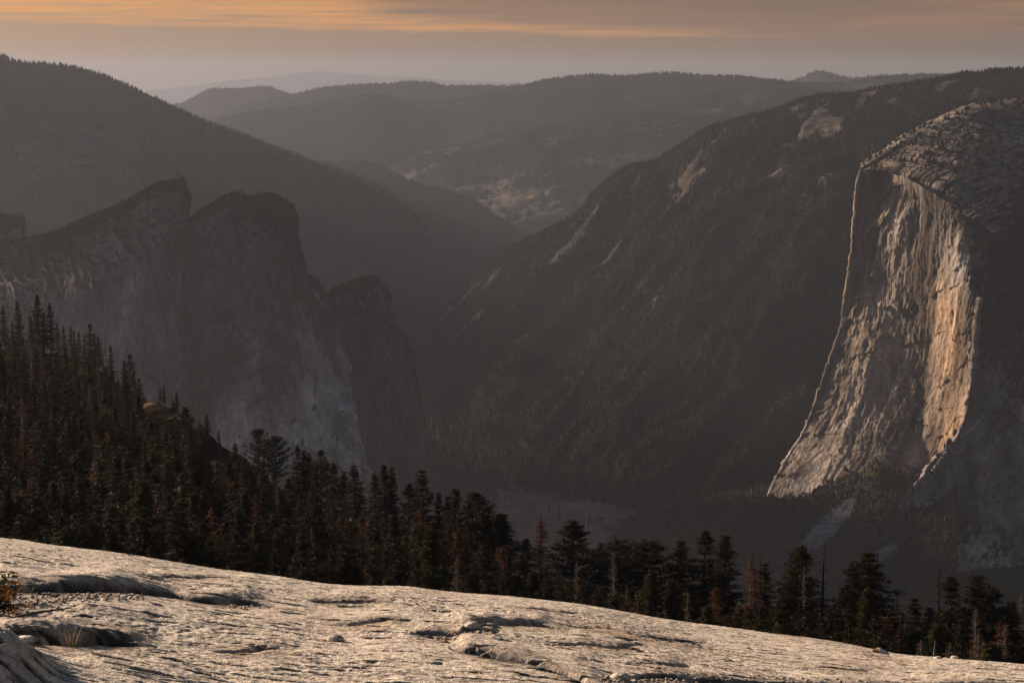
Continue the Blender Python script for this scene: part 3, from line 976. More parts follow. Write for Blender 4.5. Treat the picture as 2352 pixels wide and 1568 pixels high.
cliff('higher_cathedral_cliff',
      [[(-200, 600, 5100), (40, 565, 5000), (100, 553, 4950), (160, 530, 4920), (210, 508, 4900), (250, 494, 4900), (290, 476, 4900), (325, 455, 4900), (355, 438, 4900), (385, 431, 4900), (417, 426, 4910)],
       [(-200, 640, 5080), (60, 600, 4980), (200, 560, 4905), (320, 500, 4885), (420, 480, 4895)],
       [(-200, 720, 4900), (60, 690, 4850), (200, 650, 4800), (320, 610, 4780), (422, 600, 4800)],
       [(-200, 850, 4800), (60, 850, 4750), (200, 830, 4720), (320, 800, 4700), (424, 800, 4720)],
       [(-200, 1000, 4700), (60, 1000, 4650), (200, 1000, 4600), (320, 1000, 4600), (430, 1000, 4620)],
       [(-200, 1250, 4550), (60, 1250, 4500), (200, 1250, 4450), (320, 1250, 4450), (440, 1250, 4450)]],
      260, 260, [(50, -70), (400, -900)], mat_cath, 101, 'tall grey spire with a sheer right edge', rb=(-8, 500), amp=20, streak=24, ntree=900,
      vegextra=lambda veg, s, t, nz, u, G: topveg(90)(veg, s, t, nz, u, G) + np.clip((.46 - u) * 7, 0, .8), tonef=lambda s, t, nz, u, G: 0.85 + 0.9 * np.clip((-G[..., 2] - 450) / 500, 0, 1))  # lower face lightened in the colour, standing in for valley haze light
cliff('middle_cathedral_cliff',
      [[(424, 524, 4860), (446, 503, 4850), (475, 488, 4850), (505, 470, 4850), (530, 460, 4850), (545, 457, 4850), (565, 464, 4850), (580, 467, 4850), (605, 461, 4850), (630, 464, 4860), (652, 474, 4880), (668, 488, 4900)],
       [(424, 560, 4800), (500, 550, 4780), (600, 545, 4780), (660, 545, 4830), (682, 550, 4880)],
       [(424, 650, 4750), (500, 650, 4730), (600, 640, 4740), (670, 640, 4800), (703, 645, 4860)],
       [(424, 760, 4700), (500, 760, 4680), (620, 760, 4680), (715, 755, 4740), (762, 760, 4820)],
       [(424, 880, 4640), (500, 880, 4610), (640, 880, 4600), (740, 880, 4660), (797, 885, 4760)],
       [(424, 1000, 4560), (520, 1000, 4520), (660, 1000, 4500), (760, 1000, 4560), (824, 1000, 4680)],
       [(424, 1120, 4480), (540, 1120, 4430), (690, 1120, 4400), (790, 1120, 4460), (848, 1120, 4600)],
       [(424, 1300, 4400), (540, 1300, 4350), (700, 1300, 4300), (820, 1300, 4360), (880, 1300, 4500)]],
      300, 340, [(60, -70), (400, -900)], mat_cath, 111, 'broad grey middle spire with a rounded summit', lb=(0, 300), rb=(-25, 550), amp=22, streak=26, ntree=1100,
      vegextra=topveg(150, .8), tonef=lambda s, t, nz, u, G: 0.42 + 3.2 * np.clip((-G[..., 2] - 560) / 420, 0, 1) * np.clip((proj(G)[0] - 300) / 400, 0.3, 1))  # pale lower face: valley haze and sky light put into the tone
cliff('notch_pinnacle',
      [[(690, 668, 5000), (712, 655, 5000), (728, 662, 5000), (742, 680, 5020)],
       [(680, 740, 4960), (710, 735, 4950), (735, 740, 4960), (756, 745, 5000)],
       [(680, 860, 4900), (720, 860, 4880), (760, 860, 4900), (795, 865, 4960)],
       [(690, 1000, 4860), (740, 1000, 4830), (790, 1000, 4850), (822, 1000, 4930)],
       [(690, 1200, 4800), (740, 1200, 4780), (800, 1200, 4800), (850, 1200, 4880)]],
      80, 160, [(80, -60), (400, -900)], mat_cath, 121, 'small dark pinnacle beside the middle spire', rb=(-10, 300), amp=8, streak=8, front_n=12)
cliff('lower_cathedral_cliff',
      [[(735, 715, 5400), (752, 690, 5400), (770, 678, 5400), (792, 668, 5400), (815, 660, 5400), (840, 656, 5400), (868, 652, 5400), (880, 662, 5410), (890, 682, 5420)],
       [(735, 750, 5350), (770, 735, 5330), (830, 715, 5330), (880, 715, 5360), (905, 735, 5400)],
       [(735, 830, 5290), (780, 820, 5270), (850, 800, 5270), (900, 795, 5320), (942, 800, 5380)],
       [(740, 920, 5230), (800, 910, 5200), (870, 900, 5210), (930, 895, 5260), (958, 890, 5350)],
       [(745, 1010, 5180), (800, 1010, 5140), (870, 1010, 5150), (940, 1005, 5210), (978, 1000, 5320)],
       [(750, 1180, 5100), (800, 1180, 5050), (870, 1180, 5060), (960, 1180, 5120), (1010, 1150, 5260)]],
      200, 240, [(60, -60), (400, -900)], mat_cath, 131, 'lower dark spire standing behind the middle one', lb=(0, 250), rb=(-20, 500), amp=18, streak=20, ntree=700,
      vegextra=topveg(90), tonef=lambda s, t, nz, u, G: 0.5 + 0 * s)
# near left spur seen at the frame edge
cliff('left_edge_spur',
      [[(-500, 480, 5300), (-200, 490, 5300), (-40, 505, 5300), (20, 512, 5320), (55, 520, 5350)],
       [(-500, 620, 5200), (-200, 620, 5200), (-40, 620, 5220), (20, 620, 5260), (72, 625, 5300)],
       [(-500, 750, 5150), (-200, 750, 5150), (-40, 750, 5160), (20, 750, 5200), (95, 750, 5260)],
       [(-500, 950, 5100), (-200, 950, 5100), (-40, 950, 5100), (20, 950, 5150), (110, 950, 5200)]],
      120, 160, [(60, -70), (400, -900)], mat_cath, 141, 'dark spur at the left edge of the view', rb=(-10, 400), ntree=300)

# --- the great wall on the right ---
CAP_rows = [
    [(1974, 392, 5650), (1990, 389, 5630), (2040, 392, 5580), (2085, 410, 5480), (2120, 430, 5390), (2160, 452, 5340), (2200, 470, 5300), (2235, 488, 5280), (2260, 506, 5280), (2276, 530, 5300)],
    [(1967, 440, 5640), (2040, 445, 5560), (2100, 465, 5450), (2160, 500, 5330), (2200, 520, 5270), (2240, 545, 5240), (2282, 580, 5250)],
    [(1960, 500, 5630), (2030, 505, 5540), (2100, 530, 5430), (2160, 560, 5310), (2200, 580, 5230), (2235, 600, 5190), (2272, 625, 5190)],
    [(1950, 610, 5600), (2030, 610, 5510), (2100, 630, 5400), (2150, 645, 5310), (2190, 655, 5200), (2220, 665, 5130), (2252, 680, 5110)],
    [(1938, 700, 5580), (2020, 700, 5490), (2100, 715, 5380), (2145, 725, 5300), (2185, 735, 5180), (2215, 740, 5100), (2242, 745, 5060)],
    [(1922, 775, 5560), (2000, 780, 5460), (2090, 790, 5360), (2140, 800, 5290), (2180, 805, 5170), (2210, 810, 5090), (2238, 812, 5040)],
    [(1895, 850, 5520), (1980, 860, 5430), (2080, 870, 5330), (2135, 880, 5260), (2175, 885, 5150), (2205, 888, 5070), (2230, 890, 5020)],
    [(1868, 930, 5480), (1960, 940, 5390), (2070, 950, 5290), (2130, 955, 5230), (2170, 955, 5130), (2195, 955, 5050), (2220, 955, 5000)],
    [(1838, 1000, 5430), (1930, 1010, 5340), (2050, 1020, 5240), (2120, 1020, 5190), (2160, 1020, 5120), (2185, 1020, 5040), (2205, 1015, 4990)],
    [(1800, 1065, 5360), (1900, 1070, 5270), (2030, 1070, 5190), (2110, 1070, 5150), (2150, 1065, 5100), (2178, 1060, 5040), (2195, 1055, 4990)],
    [(1762, 1140, 5260), (1880, 1140, 5170), (2010, 1120, 5100), (2090, 1115, 5070), (2130, 1110, 5050), (2170, 1100, 5010), (2195, 1095, 4970)],
    [(1740, 1230, 5200), (1880, 1230, 5100), (2010, 1210, 5030), (2090, 1200, 5000), (2130, 1190, 4980), (2170, 1180, 4960), (2195, 1170, 4930)],
]


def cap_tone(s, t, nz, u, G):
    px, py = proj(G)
    strip = np.exp(-((px - (2205 - (py - 600) * .02)) / 38) ** 2) * np.clip((py - 560) / 100, 0, 1)  # sunlit strip made lighter in the colour as well
    base = np.exp(-((px - 1840) / 110) ** 2) * np.clip((py - 900) / 150, 0, 1)  # sun on the left foot of the wall, lightened into the colour
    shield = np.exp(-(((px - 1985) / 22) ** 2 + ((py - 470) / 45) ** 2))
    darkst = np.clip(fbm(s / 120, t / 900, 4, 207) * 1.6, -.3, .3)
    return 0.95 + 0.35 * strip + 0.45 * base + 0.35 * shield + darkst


def cap_shift(rows):
    return [[(a, b, d + float(np.interp(a, [1740, 1970, 2140], [-75, -85, 0]))) for a, b, d in r] for r in rows]


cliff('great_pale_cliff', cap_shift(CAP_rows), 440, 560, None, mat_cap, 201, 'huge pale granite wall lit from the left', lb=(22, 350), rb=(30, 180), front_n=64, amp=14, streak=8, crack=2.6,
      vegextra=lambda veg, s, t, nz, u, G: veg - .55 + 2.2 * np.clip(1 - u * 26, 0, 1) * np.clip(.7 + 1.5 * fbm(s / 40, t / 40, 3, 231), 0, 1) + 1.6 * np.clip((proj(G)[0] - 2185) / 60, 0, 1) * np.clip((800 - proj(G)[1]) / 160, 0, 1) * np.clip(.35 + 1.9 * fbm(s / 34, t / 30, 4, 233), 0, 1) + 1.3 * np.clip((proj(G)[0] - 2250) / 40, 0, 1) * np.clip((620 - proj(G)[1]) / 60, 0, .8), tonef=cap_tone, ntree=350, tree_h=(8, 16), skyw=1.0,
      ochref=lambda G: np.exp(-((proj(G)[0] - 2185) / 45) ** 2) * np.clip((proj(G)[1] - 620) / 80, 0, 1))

# rounded summit above the wall, speckled with small trees
cliff('cliff_summit_slope',
      cap_shift([[(1976, 386, 5720), (2000, 368, 5750), (2030, 348, 5800), (2065, 322, 5850), (2100, 304, 5900), (2135, 287, 5950), (2170, 270, 6000), (2205, 254, 6050), (2235, 244, 6100), (2275, 237, 6150), (2320, 235, 6200), (2400, 232, 6250), (2600, 236, 6300)],
       [(1974, 390, 5690), (2040, 360, 5720), (2110, 325, 5780), (2180, 300, 5840), (2250, 280, 5920), (2330, 275, 5990), (2440, 275, 6040), (2600, 275, 6090)],
       [(1972, 393, 5665), (2050, 376, 5640), (2130, 360, 5620), (2200, 350, 5640), (2270, 345, 5680), (2340, 345, 5720), (2440, 345, 5760), (2600, 345, 5800)],
       [(1974, 397, 5650), (2050, 390, 5575), (2120, 405, 5470), (2190, 425, 5390), (2260, 440, 5380), (2340, 430, 5450), (2440, 430, 5500), (2600, 430, 5550)],
       [(1980, 420, 5655), (2050, 412, 5585), (2110, 440, 5440), (2170, 475, 5330), (2240, 505, 5225), (2290, 545, 5150), (2420, 560, 5250), (2600, 560, 5300)]]),
      330, 220, [(300, -20), (900, -300)], mat_cap, 221, 'bare rounded summit speckled with small trees', front_n=40, amp=9, streak=5,
      vegextra=lambda veg, s, t, nz, u, G: 0.32 + .9 * fbm(s / 38, t / 24, 4, 225) + 0.8 * np.clip((proj(G)[0] - 2240 - (600 - proj(G)[1]) * .40) / 90, 0, 1), ntree=2600, tree_h=(9, 19), skyw=.6,
      tonef=lambda s, t, nz, u, G: 1.0 + 0 * s)

# wooded gully and lower buttress to the right of the wall
cliff('wooded_buttress',
      [[(a, b, d + 1.3 * (a - r[0][0])) for a, b, d in r] for r in [[(2268, 470, 5330), (2300, 440, 5400), (2352, 420, 5450), (2450, 420, 5450), (2700, 430, 5450)],
       [(2268, 560, 5290), (2310, 560, 5260), (2352, 560, 5250), (2450, 560, 5250), (2700, 560, 5250)],
       [(2262, 660, 5140), (2300, 660, 5120), (2352, 660, 5100), (2450, 660, 5080), (2700, 660, 5050)],
       [(2240, 760, 5090), (2285, 755, 5060), (2352, 740, 5020), (2450, 730, 4980), (2700, 720, 4900)],
       [(2232, 880, 5020), (2275, 870, 4970), (2352, 850, 4900), (2450, 840, 4840), (2700, 820, 4750)],
       [(2205, 990, 4970), (2250, 980, 4900), (2352, 960, 4800), (2450, 950, 4720), (2700, 940, 4620)],
       [(2150, 1065, 4900), (2230, 1060, 4820), (2320, 1060, 4700), (2450, 1060, 4600), (2700, 1060, 4480)],
       [(2085, 1135, 4820), (2200, 1150, 4740), (2300, 1160, 4600), (2450, 1160, 4480), (2700, 1170, 4350)],
       [(2050, 1200, 4780), (2150, 1230, 4600), (2280, 1260, 4450), (2450, 1270, 4300), (2700, 1290, 4180)],
       [(1960, 1300, 4620), (2080, 1330, 4450), (2230, 1370, 4250), (2450, 1390, 4100), (2700, 1400, 4000)],
       [(1880, 1420, 4450), (2000, 1450, 4300), (2200, 1500, 4050), (2450, 1520, 3900), (2700, 1550, 3800)]]],
      340, 420, [(200, -60)], mat_cath, 241, 'dark wooded buttress right of the pale wall', front_n=30, amp=22, streak=20, lb=(6, 250), ntree=5200, tree_h=(11, 22),
      vegextra=lambda veg, s, t, nz, u, G: veg * .6 + 1.0 * np.clip((1000 - proj(G)[1]) / 260, -.1, 1) + .5 * fbm(s / 130, t / 160, 4, 245) - .05,
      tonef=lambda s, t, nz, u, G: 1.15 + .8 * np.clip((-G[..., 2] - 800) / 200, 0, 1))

# green talus fan under the wall
noise_patch('talus_slope',
            cap_shift([[(1560, 1130, 5560), (1660, 1135, 5480), (1760, 1120, 5380), (1850, 1130, 5270), (1920, 1108, 5190), (1980, 1088, 5130), (2025, 1068, 5095), (2070, 1096, 5060), (2130, 1098, 5020), (2200, 1080, 4960)],
             [(1480, 1160, 5350), (1600, 1175, 5200), (1720, 1185, 5100), (1820, 1180, 5030), (1920, 1165, 4980), (2000, 1145, 4950), (2090, 1150, 4900), (2200, 1150, 4850)],
             [(1420, 1210, 5100), (1560, 1240, 4950), (1700, 1250, 4850), (1820, 1250, 4780), (1920, 1240, 4720), (2010, 1220, 4700), (2090, 1220, 4680), (2200, 1220, 4650)],
             [(1380, 1290, 4780), (1540, 1320, 4650), (1700, 1330, 4560), (1820, 1330, 4500), (1920, 1320, 4480), (2010, 1310, 4450), (2090, 1300, 4440), (2200, 1300, 4430)],
             [(1340, 1400, 4420), (1540, 1430, 4300), (1700, 1430, 4250), (1820, 1430, 4250), (1920, 1430, 4200), (2010, 1420, 4200), (2090, 1420, 4200), (2200, 1420, 4200)]]),
            320, 240, [(60, -40), (200, -200)], mat_talus, 26, 26, 300,
            lambda s, t, nz, u, G, gl: 0.98 - 1.3 * np.exp(-(((proj(G)[0] - 1900 + (proj(G)[1] - 1210) * .9) / 34) ** 2 + ((proj(G)[1] - 1210) / 60) ** 2))
            - 1.2 * np.exp(-(((proj(G)[0] - 2000 + (proj(G)[1] - 1290) * 1.3) / 26) ** 2 + ((proj(G)[1] - 1290) / 45) ** 2)) + .2 * fbm(s / 60, t / 60, 4, 303),
            6500, 8, 17, 'green talus slope at the foot of the pale wall', wood='talus_trees', gscale=170.0, skyw=1.0, wid=.42, tmat=mat_valley)


# ------------------------------------------------------------------ river, meadow track
def water_mat():
    m, n, b = new_mat('river_water')
    b.inputs['Base Color'].default_value = (0.03, 0.035, 0.035, 1)
    b.inputs['Roughness'].default_value = 0.068
    b.inputs['Specular IOR Level'].default_value = 0.9
    b.inputs['IOR'].default_value = 1.33
    return m


def floor_z(x, y):
    return -1235 + 10 * float(fbm(np.array([x / 500]), np.array([y / 500]), 3, 5)[0]) - 12 * math.exp(-((x - 60) / 400) ** 2)


def ribbon(name, pts, mat, dz, seed=0, kind='structure', label=None, jit=0.3):
    """pts (px, py, width m) laid on the valley floor"""
    L = []
    for a, b, w in pts:
        q = P(a, b, 1.0)
        s = -1240 / q[2]
        for _ in range(4):
            s = floor_z(q[0] * s, q[1] * s) / q[2]
        L.append((q[0] * s, q[1] * s, w))
    L = np.array(L)
    t = np.linspace(0, len(L) - 1, (len(L) - 1) * 14 + 1)
    Q = np.stack([np.interp(t, np.arange(len(L)), L[:, k]) for k in range(3)], 1)
    d = np.gradient(Q[:, :2], axis=0)
    d /= np.linalg.norm(d, axis=1, keepdims=True)
    nrm = np.stack([-d[:, 1], d[:, 0]], 1)
    w1 = Q[:, 2] * (.5 + jit * n2d(t * 1.3, t * 0 + seed))
    w2 = Q[:, 2] * (.5 + jit * n2d(t * 1.3, t * 0 + seed + 9))
    A = Q[:, :2] + nrm * w1[:, None]
    Bq = Q[:, :2] - nrm * w2[:, None]
    V = []
    for a in (A, Bq):
        V.append(np.array([(p[0], p[1], floor_z(p[0], p[1]) + dz) for p in a]))
    V = np.stack(V, 1).reshape(-1, 3)
    o = mesh_obj(name, V, grid_faces(len(Q), 2)[:, ::-1], mat)
    tag(o, label, None, None, kind)
    return o


wm = water_mat()
ribbon('river', [(1158, 1124, 46), (1172, 1121, 70), (1188, 1119, 60), (1198, 1118, 20)], wm, 5.0, 1, label='bright bend of the river at the meadow edge')
ribbon('river', [(1088, 1030, 16), (1084, 1016, 24), (1076, 1008, 50), (1086, 1000, 24), (1090, 992, 12)], wm, 5.0, 5, label='bright river reach among dark trees')
m_track, nn, bb = new_mat('pale_road_gravel')
bb.inputs['Base Color'].default_value = (0.20, 0.165, 0.135, 1)
ribbon('road', [(1352, 1108, 5), (1351, 1140, 5), (1349, 1165, 5), (1347, 1190, 6), (1344, 1225, 6), (1340, 1262, 6)], m_track, 4.0, 3, label='straight pale road crossing the meadow', jit=.15)
m_sand, nn, bb = new_mat('pale_river_sand')
bb.inputs['Base Color'].default_value = (0.15, 0.11, 0.08, 1)
ribbon('river_bank', [(1022, 968, 14), (1050, 967, 34), (1080, 965, 50), (1105, 966, 30), (1122, 967, 14)], m_sand, 4.5, 8, label='pale sandy bank above the river')

# ------------------------------------------------------------------ near forest ground
CR = np.array([  # crest of the near ground: px, distance, z
    (-700, 1150, -140), (-300, 1050, -138), (0, 950, -136), (120, 930, -137), (200, 900, -137), (300, 800, -134), (350, 740, -127), (420, 690, -124), (480, 650, -125), (560, 610, -126), (640, 570, -126),
    (800, 520, -126), (1000, 480, -128), (1200, 450, -131), (1600, 430, -134), (2000, 430, -141), (2352, 430, -148), (3000, 430, -158)], float)
CRR = (CR[:, 0] - 1176) / FP


def ground_z(x, y):
    x = np.asarray(x, float)
    y = np.asarray(y, float)
    a = x / np.maximum(y, 1)
    d = y
    dc = np.interp(a, CRR, CR[:, 1])
    zc = np.interp(a, CRR, CR[:, 2])
    t = np.clip((d - 90) / (dc - 90), 0, 1)
    z0 = -74
    zin = z0 + (zc - z0) * (t ** 0.8)
    over = np.maximum(d - dc, 0)
    z = zin - 0.42 * over - 0.0011 * over ** 2
    z = z + (3.0 * fbm(x / 60, y / 60, 4, 401) + 1.5 * fbm(x / 14, y / 14, 3, 405)) * np.clip((d - 100) / 80, 0, 1)
    return np.maximum(z, -1250)


def build_forest_ground():
    ds = np.r_[np.linspace(-150, 90, 8), np.linspace(95, 1000, 330), np.geomspace(1010, 2600, 40)]
    al = np.linspace(-0.75, 0.75, 420)
    D, A = np.meshgrid(ds, al, indexing='ij')
    Y = D
    X = A * np.maximum(D, 120)
    Z = ground_z(X, Y)
    G = np.stack([X, Y, Z], -1)
    rockm = np.clip((fbm(X / 45, Y / 45, 4, 411) - .22) * 3.5, 0, 1)
    px, py = proj(G)
    for (cx, cy, rx, ry) in ((495, 1090, 28, 34), (372, 905, 44, 16), (455, 985, 30, 16), (180, 905, 20, 30), (545, 1050, 20, 14), (195, 1215, 12, 12)):
        rockm = np.maximum(rockm, 1.2 * np.exp(-(((px - cx) / rx) ** 2 + ((py - cy) / ry) ** 2)))
    veg = np.clip(1 - .85 * rockm, 0, 1)
    N2 = gnormals(G)
    G[..., 2] += 1.2 * ridged(X / 18, Y / 9, 4, 415) * np.clip(rockm, 0, 1)
    o = mesh_obj('forest_ground', G.reshape(-1, 3), grid_faces(*G.shape[:2]), mat_fground, attrs={'veg': veg, 'tone': np.ones(veg.shape)})
    tag(o, 'dark forest ground with patches of pale granite', None, None, 'structure')


build_forest_ground()
# ------------------------------------------------------------------ near trees
def tube(pts, radii, k=6):
    """one tapered tube; returns verts, quads"""
    pts = np.asarray(pts, float)
    n = len(pts)
    d = np.gradient(pts, axis=0)
    d /= np.linalg.norm(d, axis=1, keepdims=True) + 1e-9
    ref = np.array([0, 0, 1.0]) if abs(d[0][2]) < .8 else np.array([1.0, 0, 0])
    V = np.zeros((n, k, 3))
    for i in range(n):
        a = np.cross(d[i], ref)
        a /= np.linalg.norm(a)
        b = np.cross(d[i], a)
        for j in range(k):
            t = 2 * math.pi * j / k
            V[i, j] = pts[i] + radii[i] * (math.cos(t) * a + math.sin(t) * b)
    F = grid_faces(n, k, wrap=True)
    return V.reshape(-1, 3), F


class Parts:
    def __init__(s):
        s.v = []
        s.f4 = []
        s.f3 = []
        s.n = 0
    def add(s, V, F):
        F = np.asarray(F) + s.n
        (s.f4 if F.shape[1] == 4 else s.f3).append(F)
        s.v.append(V)
        s.n += len(V)
    def tris(s, T):
        """T (n,3,3) loose triangles"""
        n = len(T)
        s.add(T.reshape(-1, 3), np.arange(n * 3).reshape(-1, 3))
    def arrays(s):
        fs = []
        if s.f4:
            fs.append(np.concatenate(s.f4))
        if s.f3:
            fs.append(np.concatenate(s.f3))
        return np.concatenate(s.v), fs


def sprays(c, dirs, size, rs, n, flat=0.5, droop=0.2):
    """n needle tufts round the points c along directions dirs: thin long triangles"""
    idx = rs.randint(0, len(c), n)
    o = c[idx] + rs.randn(n, 3) * size * np.array([.5, .5, .2])
    d = dirs[idx] + rs.randn(n, 3) * np.array([.8, .8, .35])
    d[:, 2] -= droop
    d /= np.linalg.norm(d, axis=1, keepdims=True) + 1e-6
    L = size * (0.6 + 0.9 * rs.rand(n, 1))
    side = np.cross(d, np.array([0, 0, 1.0])) + rs.randn(n, 3) * flat
    side /= np.linalg.norm(side, axis=1, keepdims=True) + 1e-6
    W = L * (0.20 + 0.22 * rs.rand(n, 1))
    T = np.stack([o - d * L * .45 + side * W * .5, o - d * L * .45 - side * W * .5, o + d * L * .6], 1)
    return T


def make_conifer(kind, seed):
    """unit height tree (base at 0, top at 1): returns (trunk part arrays, crown part arrays or None)"""
    rs = np.random.RandomState(seed)
    H = 30.0
    tr = Parts()
    cr = Parts()
    bend = rs.randn(2) * .25
    zz = np.linspace(-1.0, H, 14)
    pts = np.stack([bend[0] * np.sin(zz / H * 2.5), bend[1] * np.sin(zz / H * 3.1), zz], 1)
    r0 = {'fir': .42, 'spire': .36, 'pine': .55, 'umbrella': .5, 'rust': .40, 'snag': .36, 'pole': .40, 'young': .30, 'twig': .34, 'broken': .5}[kind]
    def cx(z):
        return np.array([np.interp(z, zz, pts[:, 0]), np.interp(z, zz, pts[:, 1]), z])
    if kind == 'pole':
        zz2 = zz
    radii = r0 * (1 - np.clip(zz, 0, H) / H) ** .8 + .035
    if kind == 'broken':
        radii = r0 * (1 - .5 * np.clip(zz, 0, H) / H)
        radii[-1] = .06
    tr.add(*tube(pts, radii, 7))
    params = {
        # crown base, whorl step, branches, max branch length, droop, tufts per branch, tuft size, gap prob
        'fir': (.14, 1.15, 7, 5.2, .38, 74, .74, .12),
        'spire': (.08, .95, 7, 4.0, .50, 52, .64, .08),
        'pine': (.16, 1.05, 5, 5.6, .08, 105, .80, .14),
        'umbrella': (.38, 1.25, 5, 6.2, -.02, 125, .78, .15),
        'rust': (.18, 1.0, 6, 4.6, .50, 40, .58, .16),
        'young': (.02, .75, 8, 6.6, .15, 52, .95, .03),
        'twig': (.12, .66, 6, 3.8, .45, 16, .50, .15),
        'snag': (.25, .70, 4, 2.0, .25, 0, .4, .25),
        'pole': (.55, 2.2, 2, 1.0, .0, 0, .4, .5),
        'broken': (.55, 2.0, 2, 1.4, .1, 0, .4, .5),
    }[kind]
    cb, step, nb, LM_, droop, ntuft, size, gap = params
    z = H * cb
    while z < H * 0.985:
        f = (z / H - cb) / (1 - cb)
        if kind == 'fir':
            prof = (1 - f) ** .75 * (.55 + .45 * min(1, f * 5))
        elif kind == 'spire':
            prof = (1 - f) ** .6 * (.6 + .4 * min(1, f * 5))
        elif kind == 'umbrella':
            prof = (1 - f ** 3.4) * (.45 + .55 * min(1, f * 2.0))
        elif kind == 'pine':
            prof = (1 - f ** 2.2) * (.6 + .4 * min(1, f * 2.5))
        elif kind == 'young':
            prof = (1 - f) ** .85 * (.75 + .25 * min(1, f * 8))
        elif kind in ('rust', 'twig'):
            prof = (1 - f) ** .65 * (.6 + .4 * min(1, f * 4))
        else:
            prof = (1 - f) ** .5
        wob = .62 + .65 * rs.rand()
        n = max(2, int(nb + rs.randint(-1, 2)))
        a0 = rs.rand() * 6.28
        for k in range(n):
            if rs.rand() < gap:
                continue
            an = a0 + k * 6.283 / n + rs.randn() * .35
            L = max(.35, LM_ * prof * wob * (.65 + .6 * rs.rand()))
            rise = rs.randn() * .10
            if kind in ('pine', 'umbrella'):
                rise += .18 + .25 * f
            if kind in ('fir', 'spire') and f > .75:
                rise += .35
            st = cx(z + rs.randn() * .12)
            u = np.linspace(0, 1, 5)
            dirx = np.array([math.cos(an), math.sin(an), 0])
            pl = st[None] + dirx[None] * (u * L)[:, None]
            pl[:, 2] += (rise * u - droop * .55 * u ** 1.6 + (.22 * u ** 3 if kind != 'snag' else 0)) * L
            br = (.055 if kind not in ('pine',) else .09) * (.6 + .4 * prof) + .012
            if kind in ('snag', 'pole', 'broken', 'twig'):
                br *= 1.25
            tr.add(*tube(pl, br * (1 - .8 * u), 3))
            if ntuft:
                cc = pl[1:] if kind != 'pine' else pl[2:]
                uu = np.linspace(.22 if kind != 'pine' else .5, 1.02, 9)
                c = np.stack([np.interp(uu, u, pl[:, q]) for q in range(3)], 1)
                dd = np.tile(dirx, (9, 1))
                c2 = c + np.cross(dirx, [0, 0, 1.0])[None] * (rs.randn(9, 1) * .16 * L * (1.1 - .6 * uu)[:, None])
                m = max(4, int(ntuft * (.35 + .75 * L / LM_)))
                cr.tris(sprays(np.vstack([c, c2]), np.vstack([dd, dd]), size * (.75 + .4 * min(1, L / LM_)), rs, m, .5, .25 if kind != 'pine' else -.15))
        z += step * (.75 + .5 * rs.rand()) * (1.0 if f < .8 else .7)
    if ntuft:
        top = cx(H * .97)
        cr.tris(sprays(np.array([top, cx(H * .985), cx(H * .955)]), np.tile([[0, 0, 1.0]], (3, 1)), .35, rs, 26, .6, -.5))
    s = 1.0 / H
    Vt, Ft = tr.arrays()
    res = [(Vt * s, Ft)]
    if cr.v:
        Vc, Fc = cr.arrays()
        res.append((Vc * s, Fc))
    else:
        res.append(None)
    return res


KIND_INFO = {  # object name, crown material, trunk material, category, words
    'fir': ('fir_tree', mat_green, mat_bark, 'fir tree'),
    'spire': ('fir_tree', mat_green, mat_bark, 'fir tree'),
    'pine': ('pine_tree', mat_green, mat_bark, 'pine tree'),
    'umbrella': ('pine_tree', mat_green, mat_bark, 'pine tree'),
    'rust': ('brown_conifer', mat_rust, mat_bark, 'dying conifer'),
    'young': ('young_fir_tree', mat_olive, mat_bark, 'young fir'),
    'twig': ('bare_conifer', mat_pinkg, mat_grey, 'dead conifer'),
    'snag': ('dead_snag', None, mat_char, 'dead tree'),
    'pole': ('charred_pole', None, mat_char, 'dead trunk'),
    'broken': ('broken_dead_tree', None, mat_grey, 'dead tree'),
}
NV = {'fir': 4, 'spire': 4, 'pine': 4, 'umbrella': 2, 'rust': 3, 'young': 3, 'twig': 3, 'snag': 2, 'pole': 1, 'broken': 1}
PROTO = {}
for k_, cnt in NV.items():
    PROTO[k_] = []
    for v_ in range(cnt):
        t_, c_ = make_conifer(k_, 1000 + 37 * v_ + len(k_) * 7)
        nm, cm, tm, cat_ = KIND_INFO[k_]
        def me_of(name, data, mat):
            o = mesh_obj(name, data[0], data[1], mat, smooth=(name == 'trunk'))
            me = o.data
            bpy.data.objects.remove(o)
            return me
        PROTO[k_].append((me_of('trunk', t_, tm), me_of('crown', c_, cm) if c_ else None))

near_trees = []


def put_tree(px, top, d, kind, label, w=1.0, group=None, var=None, lean=0.0):
    T = P(px, top, d)
    gz = float(ground_z(T[0], T[1]))
    h = T[2] - gz
    h = max(h, 3.0)
    name, cm, tm, cat = KIND_INFO[kind]
    rt = empty(name, (T[0], T[1], gz), rnd.random() * 6.28)
    rt.scale = (h * w, h * w, h)
    rt.rotation_euler = (0, lean, rnd.random() * 6.28) if not lean else (0, lean, 0)
    tag(rt, label, cat, group)
    mt, mc = PROTO[kind][(var if var is not None else rnd.randrange(100)) % NV[kind]]
    a = bpy.data.objects.new('trunk', mt)
    COL.objects.link(a)
    a.parent = rt
    if mc is not None:
        b = bpy.data.objects.new('crown', mc)
        COL.objects.link(b)
        b.parent = rt
    near_trees.append((px, top, d, kind, h))
    return h


